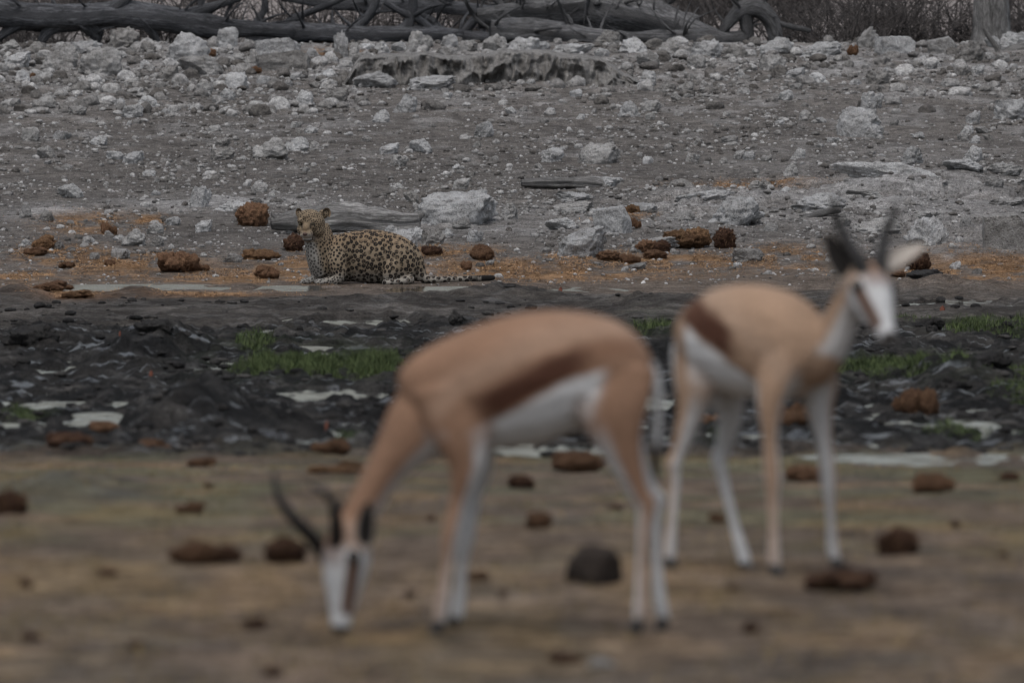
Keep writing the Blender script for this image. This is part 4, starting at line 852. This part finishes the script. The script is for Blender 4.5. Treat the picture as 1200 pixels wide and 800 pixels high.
    for (p, L_), w_ in zip(legs, lw):
        d, t, q = seg_dist(V, np.array(p)); side = L_['side']; out = ((V - q) @ lat) * side / np.maximum(w_, .01)
        c = mixc(np.repeat(TAN[None] * 1.02, len(V), 0), PALETAN * 1.1, sst(.35, .7, t)); fr = ((V - q) @ fwd) / np.maximum(w_, .01)
        c = mixc(c, WHITE * .92, (1 - sst(-.35, .25, out)) * .95); c = mixc(c, WHITE * .85, sst(.15, .55, fr if L_['hind'] else -fr) * sst(.12, .28, t) * .9); c = mixc(c, WHITE * .8, sst(.6, .95, t) * .35)
        f = 1 - sst(1.0, 1.3, d / w_); inner = sst(.08, .2, t)
        if L_['hind']: inner = sst(.06, .18, t)
        lowz = 1.0
        base = mixc(base, c, f * inner * np.maximum(lowz, sst(.3, .4, t)))
    # head: white face, brown stripe from eye to mouth, fawn crown
    r = V - hp; la = (r @ hax) / HL; ll = (r @ hlat); lf = (r @ hfr); hw = np.interp(la, [q[0] for q in prof_h], [q[1] for q in prof_h])
    ch = np.repeat(WHITE[None] * .86, len(V), 0)
    ch = mixc(ch, PALETAN, (1 - sst(.16, .30, la)) * .9); ch = mixc(ch, BRN, (1 - sst(.3, .5, la)) * sst(.015, .03, lf) * (1 - sst(.45, .8, np.abs(ll) / hw)) * .6)
    sl = np.abs(np.abs(ll) / hw - np.interp(la, [.3, .9], [.86, .78])) ; ch = mixc(ch, BRN * .7, (1 - sst(.10, .24, np.abs(lf - np.interp(la, [.28, .9], [.026, .002])) * 10)) * sst(.28, .34, la) * (1 - sst(.82, .9, la)) * sst(.45, .65, np.abs(ll) / hw))
    ch = mixc(ch, np.array((.05, .045, .043)), sst(.965, .99, la)); ch = mixc(ch, PALETAN, (1 - sst(-.06, .02, la)))
    base = mixc(base, ch, ((d2 - np.interp(t2, np.linspace(0, 1, len(prof_h)), [q[1] for q in prof_h]) < .014) & (la > -.08) & (d2 < .075)) * 1.0)
    col_attr(me, np.clip(base, .01, .8)); link('body', me, M['coat'], parent=root)
    # eyes, ears, horns, hooves, tail
    for sg in (-1, 1):
        e = hp + hax * .30 * HL + hlat * sg * .050 + hfr * .026; Vb, Fb = ICO[2]
        link('eye', new_mesh('eye', Vb * .019 + e, Fb), M['eye'], parent=root)
    for hpts in spec['horns']:
        pts = np.array([P(*q) for q in hpts]); Cc = cr(pts, 10); n = len(Cc); rr = np.linspace(.023, .006, n) * (1 + .10 * np.sin(np.arange(n) * 1.9) * (np.arange(n) < n * .7))
        V2, F2, U2 = tube(Cc, rr, 12, 1, 0, 1, 1); link('horn', wood_mesh('horn', [(V2, F2, U2)], M['horn']), parent=root)
    for (b, tip, op, wd) in spec['ears']:
        b, tip = P(*b), P(*tip); up = tip - b; op = nrm(np.asarray(op, float)); op = nrm(op - nrm(up) * (op @ nrm(up))); sd = np.cross(nrm(up), op); Vv, cc, Fc = [], [], []; nu, nv_ = 13, 9
        for layer in (0, 1):
            for i in range(nu):
                t = i / (nu - 1); hw_ = wd * (math.sin(math.pi * min(1, .16 + .84 * t)) ** .75) * (1 if t < .98 else .2)
                for j in range(nv_):
                    u = j / (nv_ - 1) * 2 - 1; Vv.append(b + up * t + sd * hw_ * u + op * (hw_ * .7 * (u * u) - layer * .006 - .3 * hw_ + .1 * np.linalg.norm(up) * t * t * -.6))
                    cc.append((np.array((.02, .018, .017)) if (abs(u) < .8 and .06 < t < .96 and wd != .030) else np.array((.42, .38, .34))) if layer == 0 else np.array((.33, .22, .14)))
        for layer in (0, 1):
            for i in range(nu - 1):
                for j in range(nv_ - 1):
                    a = layer * nu * nv_ + i * nv_ + j; Fc.append((a, a + 1, a + nv_ + 1, a + nv_) if layer == 0 else (a, a + nv_, a + nv_ + 1, a + 1))
        m2 = new_mesh('ear', Vv, Fc); col_attr(m2, np.array(cc)); link('ear', m2, M['coat'], parent=root)
    for (p, L_) in legs:
        e = p[-1]; prev = p[-2]; d = nrm(e - prev); toe = fwd * .02 if not L_.get('toe') is False else 0
        for sg in (-1, 1):
            o_ = lat * sg * .0085; V2, F2 = loft([e + o_ * .8 - d * .012, e + o_ + toe * .4 + (0, 0, -.012), np.array((e[0], e[1], .0)) + o_ * 1.1 + toe + (0, 0, .004)], [.010, .011, .011], [.013, .016, .019], lat, 10, 3)
            me2 = bpy.data.meshes.new('hoof'); me2.from_pydata(V2.tolist(), [], [f if f[2] != f[3] else f[:3] for f in F2]); me2.materials.append(M['hoof']); link('hoof', me2, parent=root)
    pts = [P(*q) for q in spec['tail']]; V2, F2, U2 = tube(np.array(pts), [.016, .013, .010, .011, .004][:len(pts)], 10, 6, .05, 1, 2)
    mt = wood_mesh('tail', [(V2, F2, U2)], M['coat']); z0, z1 = V2[:, 2].min(), V2[:, 2].max(); f = sst(.62, .75, (z1 - V2[:, 2]) / (z1 - z0))[:, None]; col_attr(mt, WHITE * (1 - f) + np.array((.02, .015, .012)) * f); link('tail', mt, parent=root)
    return root

springbok(dict(label='springbok grazing with its head lowered to the ground and horns forward', s=475.7, gy=739, cx=620, D=28.8, k=34.0,
    torso=[(751, 430, 478, 0, .05), (741, 404, 492, 0, .088), (725, 384, 500, 0, .11), (703, 370, 503, 0, .122), (675, 363, 505, 0, .13), (645, 361, 512, 0, .138), (615, 365, 522, 0, .142), (585, 374, 527, 0, .138), (558, 384, 529, 0, .128), (530, 397, 531, 0, .112), (508, 412, 533, 0, .095), (494, 436, 529, 0, .072), (486, 462, 516, 0, .042)],
    neck=[(520, 480, 0, .085, .12), (492, 500, -.005, .078, .095), (465, 531, -.01, .064, .062), (444, 561, -.015, .053, .046), (427, 592, -.02, .047, .042), (415, 612, -.025, .044, .04)],
    head=[(410, 618, -.03), (398, 737, -.075)], face=(-.72, -.70, 0), throat=(.7, 0, -.7),
    legs=[dict(side=1, hind=True, p=[(720, 430, -.06, .045, .105), (718, 480, -.085, .048, .088), (729, 528, -.092, .032, .050), (748, 576, -.088, .019, .027), (757, 590, -.085, .0175, .027), (755, 612, -.085, .0145, .018), (752, 660, -.085, .0125, .014), (751, 712, -.085, .0175, .0185), (749, 731, -.085, .014, .015)]),
          dict(side=-1, hind=True, p=[(722, 432, .06, .045, .10), (722, 485, .085, .045, .08), (737, 530, .09, .030, .044), (759, 572, .085, .018, .025), (769, 584, .085, .017, .026), (768, 606, .085, .0142, .018), (770, 660, .085, .0125, .014), (774, 706, .085, .0175, .0185), (779, 728, .085, .014, .015)]),
          dict(side=1, hind=False, p=[(528, 450, -.075, .04, .10), (540, 500, -.085, .042, .08), (547, 543, -.085, .034, .048), (538, 585, -.08, .0195, .024), (529, 622, -.075, .0225, .025), (523, 665, -.075, .013, .014), (517, 715, -.075, .0175, .0185), (514, 733, -.075, .014, .015)]),
          dict(side=-1, hind=False, p=[(535, 450, .075, .04, .10), (550, 500, .085, .042, .08), (558, 545, .085, .032, .044), (552, 585, .08, .0195, .024), (545, 625, .075, .0225, .025), (541, 665, .075, .013, .014), (537, 712, .075, .0175, .0185), (533, 728, .075, .014, .015)])],
    stripe=([0, .14, .3, .45, .6, .72, .9, 1], [.82, .76, .60, .49, .38, .33, .1, -.3]), sbeg=(.24, .36), send=(.62, .72), tan=(.205, .122, .080),
    horns=[[(396, 655, -.06), (394, 628, -.09), (393, 603, -.12), (384, 580, -.13), (364, 568, -.12)], [(383, 653, -.02), (366, 630, -.05), (343, 606, -.08), (325, 580, -.09), (321, 553, -.08)]],
    ears=[((427, 642, -.085), (431, 586, -.105), (-.2, -1, 0), .026), ((404, 628, .03), (399, 580, .06), (-.6, -.6, 0), .022)],
    tail=[(762, 425, .01), (770, 455, .015), (770, 500, .02), (768, 540, .02), (769, 562, .02)]))
springbok(dict(label='springbok standing upright with its head turned towards the camera', s=440.5, gy=665, cx=880, D=31.1, k=29.5,
    torso=[(813, 376, 425, .215, .045), (820, 353, 438, .19, .078), (832, 340, 446, .155, .098), (850, 331, 453, .105, .115), (870, 327, 459, .05, .125), (891, 329, 463, .0, .127), (910, 335, 466, -.05, .12), (927, 345, 468, -.095, .105), (942, 360, 466, -.135, .088), (954, 380, 460, -.165, .066), (961, 402, 450, -.18, .045)],
    neck=[(938, 412, -.12, .085, .105), (957, 412, -.15, .066, .075), (973, 395, -.17, .054, .055), (985, 370, -.185, .046, .045), (997, 345, -.20, .044, .042), (1007, 328, -.21, .042, .04)],
    head=[(1009, 322, -.215), (1039, 396, -.385)], face=(.35, -.5, .75), throat=(.6, -.7, -.3),
    legs=[dict(side=-1, hind=True, p=[(824, 395, .125, .042, .098), (818, 440, .10, .044, .08), (811, 478, .10, .031, .045), (796, 526, .11, .018, .026), (790, 540, .11, .017, .026), (792, 560, .11, .0142, .018), (789, 604, .10, .0125, .014), (786, 642, .10, .0175, .0185), (785, 655, .10, .014, .015)]),
          dict(side=1, hind=True, p=[(842, 395, .21, .042, .095), (850, 445, .20, .042, .075), (857, 480, .19, .030, .043), (849, 520, .20, .018, .026), (844, 534, .20, .017, .026), (849, 554, .19, .0142, .018), (861, 604, .15, .0125, .014), (872, 645, .12, .0175, .0185), (877, 661, .10, .014, .015)]),
          dict(side=-1, hind=False, p=[(914, 398, -.14, .035, .085), (907, 440, -.165, .038, .065), (901, 470, -.178, .031, .042), (901, 510, -.185, .0195, .024), (904, 552, -.18, .0225, .025), (905, 600, -.18, .013, .014), (906, 650, -.18, .0175, .0185), (907, 664, -.18, .014, .015)]),
          dict(side=1, hind=False, p=[(948, 400, -.07, .04, .09), (958, 445, -.06, .04, .068), (960, 475, -.06, .032, .042), (966, 515, -.06, .0195, .024), (971, 552, -.05, .0225, .025), (974, 600, -.04, .013, .014), (977, 640, -.02, .0175, .0185), (982, 656, -.02, .014, .015)])],
    stripe=([0, .1, .2, .35, .5, .62, .9, 1], [.95, .90, .80, .62, .44, .33, .1, -.3]), sbeg=(.12, .24), send=(.48, .6), sx=.07, tan=(.27, .182, .125),
    horns=[[(1012, 320, -.27), (1000, 297, -.26), (986, 272, -.24), (977, 250, -.24), (977, 231, -.26)], [(1029, 320, -.25), (1031, 298, -.23), (1036, 274, -.20), (1045, 252, -.20), (1049, 235, -.22)]],
    ears=[((990, 325, -.24), (966, 268, -.22), (.25, -1, .1), .034), ((1033, 316, -.19), (1083, 281, -.14), (.1, -.45, .9), .030)],
    tail=[(800, 385, .235), (795, 410, .25), (797, 450, .25), (800, 480, .25)]))

def leopard():
    s = 822.0; X0, D = spot(426.7, 332.0); Zg = float(ground(np.array([X0]), np.array([D]))[0])
    P = lambda zx, zy, dy=0.: np.array(((zx - 640) / s, dy, (645 - zy) / s))
    root = link('leopard', None, loc=(X0, D, Zg - .005), label='spotted leopard crouching at the water\'s edge with its face to the camera', cat='leopard')
    T = [(300, 410, 590, .02, .085), (345, 350, 620, .0, .12), (420, 308, 635, 0, .14), (500, 288, 630, 0, .14), (600, 268, 632, 0, .148), (700, 260, 642, 0, .162), (790, 274, 642, 0, .16), (865, 300, 642, 0, .15), (930, 350, 642, 0, .125), (990, 440, 642, 0, .09), (1050, 560, 640, 0, .05)]
    parts = [loft([P(a, (t + b) / 2, dy) for (a, t, b, dy, w_) in T], [t[4] for t in T], [(t[2] - t[1]) / 2 / s for t in T], (0, 1, 0), 24)]
    parts.append(loft([P(370, 430, -.01), P(345, 375, -.03), P(325, 310, -.045), P(305, 240, -.055)], [.13, .118, .11, .10], [.14, .125, .118, .108], (0, 1, 0), 20))
    parts.append(loft([P(330, 560, -.03), P(300, 470, -.07), P(275, 380, -.08), P(262, 330, -.09)], [.10, .10, .085, .06], [.08, .075, .06, .05], (0, 1, 0), 16))   # bib
    hc = P(272, 212, -.10)
    parts += [blob(hc, (.116, .115, .108)), blob(P(258, 172, -.12), (.105, .085, .072)), blob(P(355, 150, -.04), (.045, .03, .04)), blob(P(195, 150, -.08), (.04, .03, .035)), blob(P(240, 284, -.205), (.056, .07, .042)), blob(P(234, 250, -.195), (.036, .07, .05)), blob(P(246, 322, -.185), (.038, .05, .03)),
              blob(P(205, 255, -.14), (.045, .06, .05)), blob(P(318, 262, -.12), (.058, .07, .065)), blob(P(214, 292, -.22), (.028, .035, .024)), blob(P(256, 292, -.225), (.030, .035, .024)),
              blob(P(196, 195, -.165), (.03, .04, .025)), blob(P(288, 192, -.175), (.035, .04, .025))]
    # limbs
    parts.append(loft([P(470, 400, -.11), P(450, 480, -.15), P(470, 560, -.16), P(455, 605, -.17), P(400, 618, -.18), P(350, 625, -.19)], [.07, .07, .055, .05, .045, .04], [.10, .085, .065, .045, .04, .032], (0, 1, 0), 16))
    parts += [blob(P(340, 622, -.195), (.062, .045, .030))] + [blob(P(318 + 12 * i, 628, -.235 + .015 * i), (.022, .017, .018)) for i in range(3)]
    parts.append(loft([P(380, 480, .02), P(340, 560, -.02), P(300, 600, -.05), P(250, 620, -.07)], [.07, .055, .045, .04], [.08, .055, .04, .03], (0, 1, 0), 14))
    parts += [blob(P(240, 622, -.08), (.058, .045, .030))] + [blob(P(203 + 8 * i, 629, -.115 + .022 * i), (.02, .016, .017)) for i in range(4)]
    parts.append(blob(P(890, 478, -.09), (.150, .09, .185), (0, -.35, 0))); parts.append(blob(P(840, 540, -.14), (.08, .06, .12), (0, .3, 0)))
    parts.append(loft([P(980, 600, -.13), P(900, 622, -.16), P(820, 628, -.18), P(775, 628, -.185)], [.05, .045, .042, .035], [.045, .034, .028, .024], (0, 1, 0), 12))
    parts.append(blob(P(505, 405, -.10), (.105, .075, .165), (0, .3, 0)))
    tl = [P(1055, 600, 0), P(1100, 612, -.02), P(1180, 612, -.04), P(1300, 607, -.05), P(1420, 603, -.04), P(1520, 600, -.03), P(1558, 598, -.03)]
    parts.append(loft(tl, [.045, .033, .027, .025, .026, .027, .018], [.045, .033, .027, .025, .026, .027, .018], (0, 1, 0), 12))
    me, V = fuse(parts, .0052, 4)
    N = np.empty(len(me.vertices) * 3); me.vertices.foreach_get('normal', N); N = N.reshape(-1, 3)
    zx = V[:, 0] * s + 640; zy = 645 - V[:, 2] * s; mixc = lambda a, b, f: a * (1 - f[:, None]) + b * f[:, None]
    GOLD, SIDE, PALE_, BLK = (np.array(c) for c in ((.19, .138, .090), (.205, .162, .115), (.235, .225, .208), (.012, .011, .0105)))
    c = mixc(np.repeat(GOLD[None], len(V), 0), SIDE, sst(300, 430, zy)); c = mixc(c, PALE_, sst(520, 620, zy) * .8); c = mixc(c, PALE_, (1 - sst(285, 345, zx - .25 * (zy - 400))) * sst(310, 350, zy) * .95)
    head = (zx < 400) & (zy < 345) & (V[:, 1] < .1)
    c = mixc(c, np.array((.19, .148, .102)), head * .8)
    # rosettes: seeds spread over the coat, rings of dark spots round them
    rg = np.random.default_rng(5); order = rg.permutation(len(V)); loc_r = .0225 + 0 * zx
    loc_r = np.where(zx < 560, np.interp(zx, [380, 560], [.015, .0215]), loc_r); loc_r = np.where(head, .0105, loc_r); loc_r = np.where((zy > 585) & (zx < 500), .013, loc_r); loc_r = np.where(zx > 1060, .024, loc_r)
    cell = {}; seeds = []; 
    for i in order:
        p = V[i]; r_ = loc_r[i] * 1.6; kk = tuple((p // .06).astype(int)); ok = True
        for a in (-1, 0, 1):
            for b in (-1, 0, 1):
                for d in (-1, 0, 1):
                    for q, rq in cell.get((kk[0] + a, kk[1] + b, kk[2] + d), ()):
                        if ((p - q) ** 2).sum() < (min(r_, rq) + .15 * abs(r_ - rq)) ** 2: ok = False; break
                    if not ok: break
                if not ok: break
            if not ok: break
        if ok: cell.setdefault(kk, []).append((p, r_)); seeds.append(i)
    S = V[seeds]; SR = loc_r[seeds]; best = np.full(len(V), 9.); ang = np.zeros(len(V)); idx = np.zeros(len(V), int)
    Wp = V + .007 * np.stack([fbm(V[:, 0] * 30, V[:, 1] * 30, V[:, 2] * 30, 800 + i, 2) for i in range(3)], 1)
    for j in range(0, len(V), 4000):
        dd = np.linalg.norm(Wp[j:j + 4000, None] - S[None], axis=2) / SR[None]; k = dd.argmin(1); best[j:j + 4000] = dd[np.arange(len(k)), k]; idx[j:j + 4000] = k
    ring = sst(.12, .28, best) * (1 - sst(.74, .9, best)); solid = 1 - sst(.58, .78, best)
    brk = sst(-.45, -.15, fbm(V[:, 0] * 45, V[:, 1] * 45, V[:, 2] * 45, 811, 2)); big = (SR[idx] > .0185)
    dark = np.where(big, ring * (.35 + .65 * brk), solid)
    c = mixc(c, np.array((.10, .06, .034)), np.where(big, (1 - sst(.22, .34, best)) * .75, 0))
    face_c = P(236, 225, -.2); fd = np.hypot(V[:, 0] - face_c[0], (V[:, 2] - face_c[2]) * .9); fr = V[:, 1] < -.14
    dark = np.where(head & fr & (fd < .06) & (zy > 200), dark * .12, dark); dark = np.where(head, dark * .9, dark)
    c = mixc(c, BLK, dark * np.where((zx < 330) & (zy > 300), .8, 1.0))
    tt = sst(1330, 1470, zx); bands = np.sin((zx - 1300) / 14.0); c = mixc(c, BLK, tt * np.where(bands > -.6, 1, .35)); c = mixc(c, BLK, (zx > 1500) * 1.0)
    # face: pale muzzle and chin, nose, mouth, eye rims
    mz = np.exp(-(((zx - 236) / 46) ** 2 + ((zy - 312) / 26) ** 2)) * fr; c = mixc(c, np.array((.38, .36, .33)), np.clip(mz * 1.3, 0, .9))
    mouth = (np.abs(zy - (331 - .0022 * (zx - 238) ** 2 * .6)) < 5) & (np.abs(zx - 240) < 44) & fr; c = mixc(c, BLK * 2, mouth * .85)
    c = mixc(c, np.array((.15, .105, .065)), np.exp(-(((zx - 232) / 22) ** 2 + ((zy - 250) / 38) ** 2)) * fr * .8)
    for ex in (192, 282): c = mixc(c, BLK * 1.5, (np.hypot((zx - ex) / 19, (zy - 215) / 11) < 1) * fr * .85)
    for ex in (205, 266): c = mixc(c, BLK * 2, (np.hypot((zx - ex) / 6, (zy - 232) / 14) < 1) * fr * .7)
    col_attr(me, np.clip(c, .01, .8)); link('body', me, M['fur'], parent=root)
    V2, F2 = ICO[2]
    for (a, b, dy) in ((191, 214, -.192), (281, 213, -.205)): link('eye', new_mesh('eye', V2 * (.0115, .012, .0075) + P(a, b, dy), F2), M['cateye'], parent=root)
    Vn = ICO[3][0] * (.021, .016, .014) + P(229, 285, -.266); link('nose', new_mesh('nose', Vn, ICO[3][1]), M['nose'], parent=root)
    for (a, b, dy, rx, rz, yaw, lab) in ((190, 138, -.085, .030, .036, -.6, None), (370, 144, -.05, .040, .046, .6, None)):
        Vv, cc, Fc = [], [], []; nu, nv_ = 9, 15
        for layer in (0, 1):
            for i in range(nu):
                rr = i / (nu - 1)
                for j in range(nv_):
                    th = math.radians(-50 + 280 * j / (nv_ - 1)); x_ = rr * math.cos(th); z_ = rr * math.sin(th); y_ = -.030 * rr * rr + layer * .010 + .008
                    q = np.array((x_ * rx, y_, z_ * rz)); cy, sy = math.cos(yaw), math.sin(yaw); q = np.array((q[0] * cy - q[1] * sy, q[0] * sy + q[1] * cy, q[2])); Vv.append(P(a, b, dy) + q)
                    cc.append(np.array((.10, .075, .055)) if layer == 0 and rr < .8 else np.array((.05, .035, .025)) if rr < .85 else np.array((.20, .15, .10)))
        for layer in (0, 1):
            for i in range(nu - 1):
                for j in range(nv_ - 1): q = layer * nu * nv_ + i * nv_ + j; Fc.append((q, q + 1, q + nv_ + 1, q + nv_))
        m2 = new_mesh('ear', Vv, Fc); col_attr(m2, np.array(cc)); link('ear', m2, M['fur'], parent=root)
leopard()
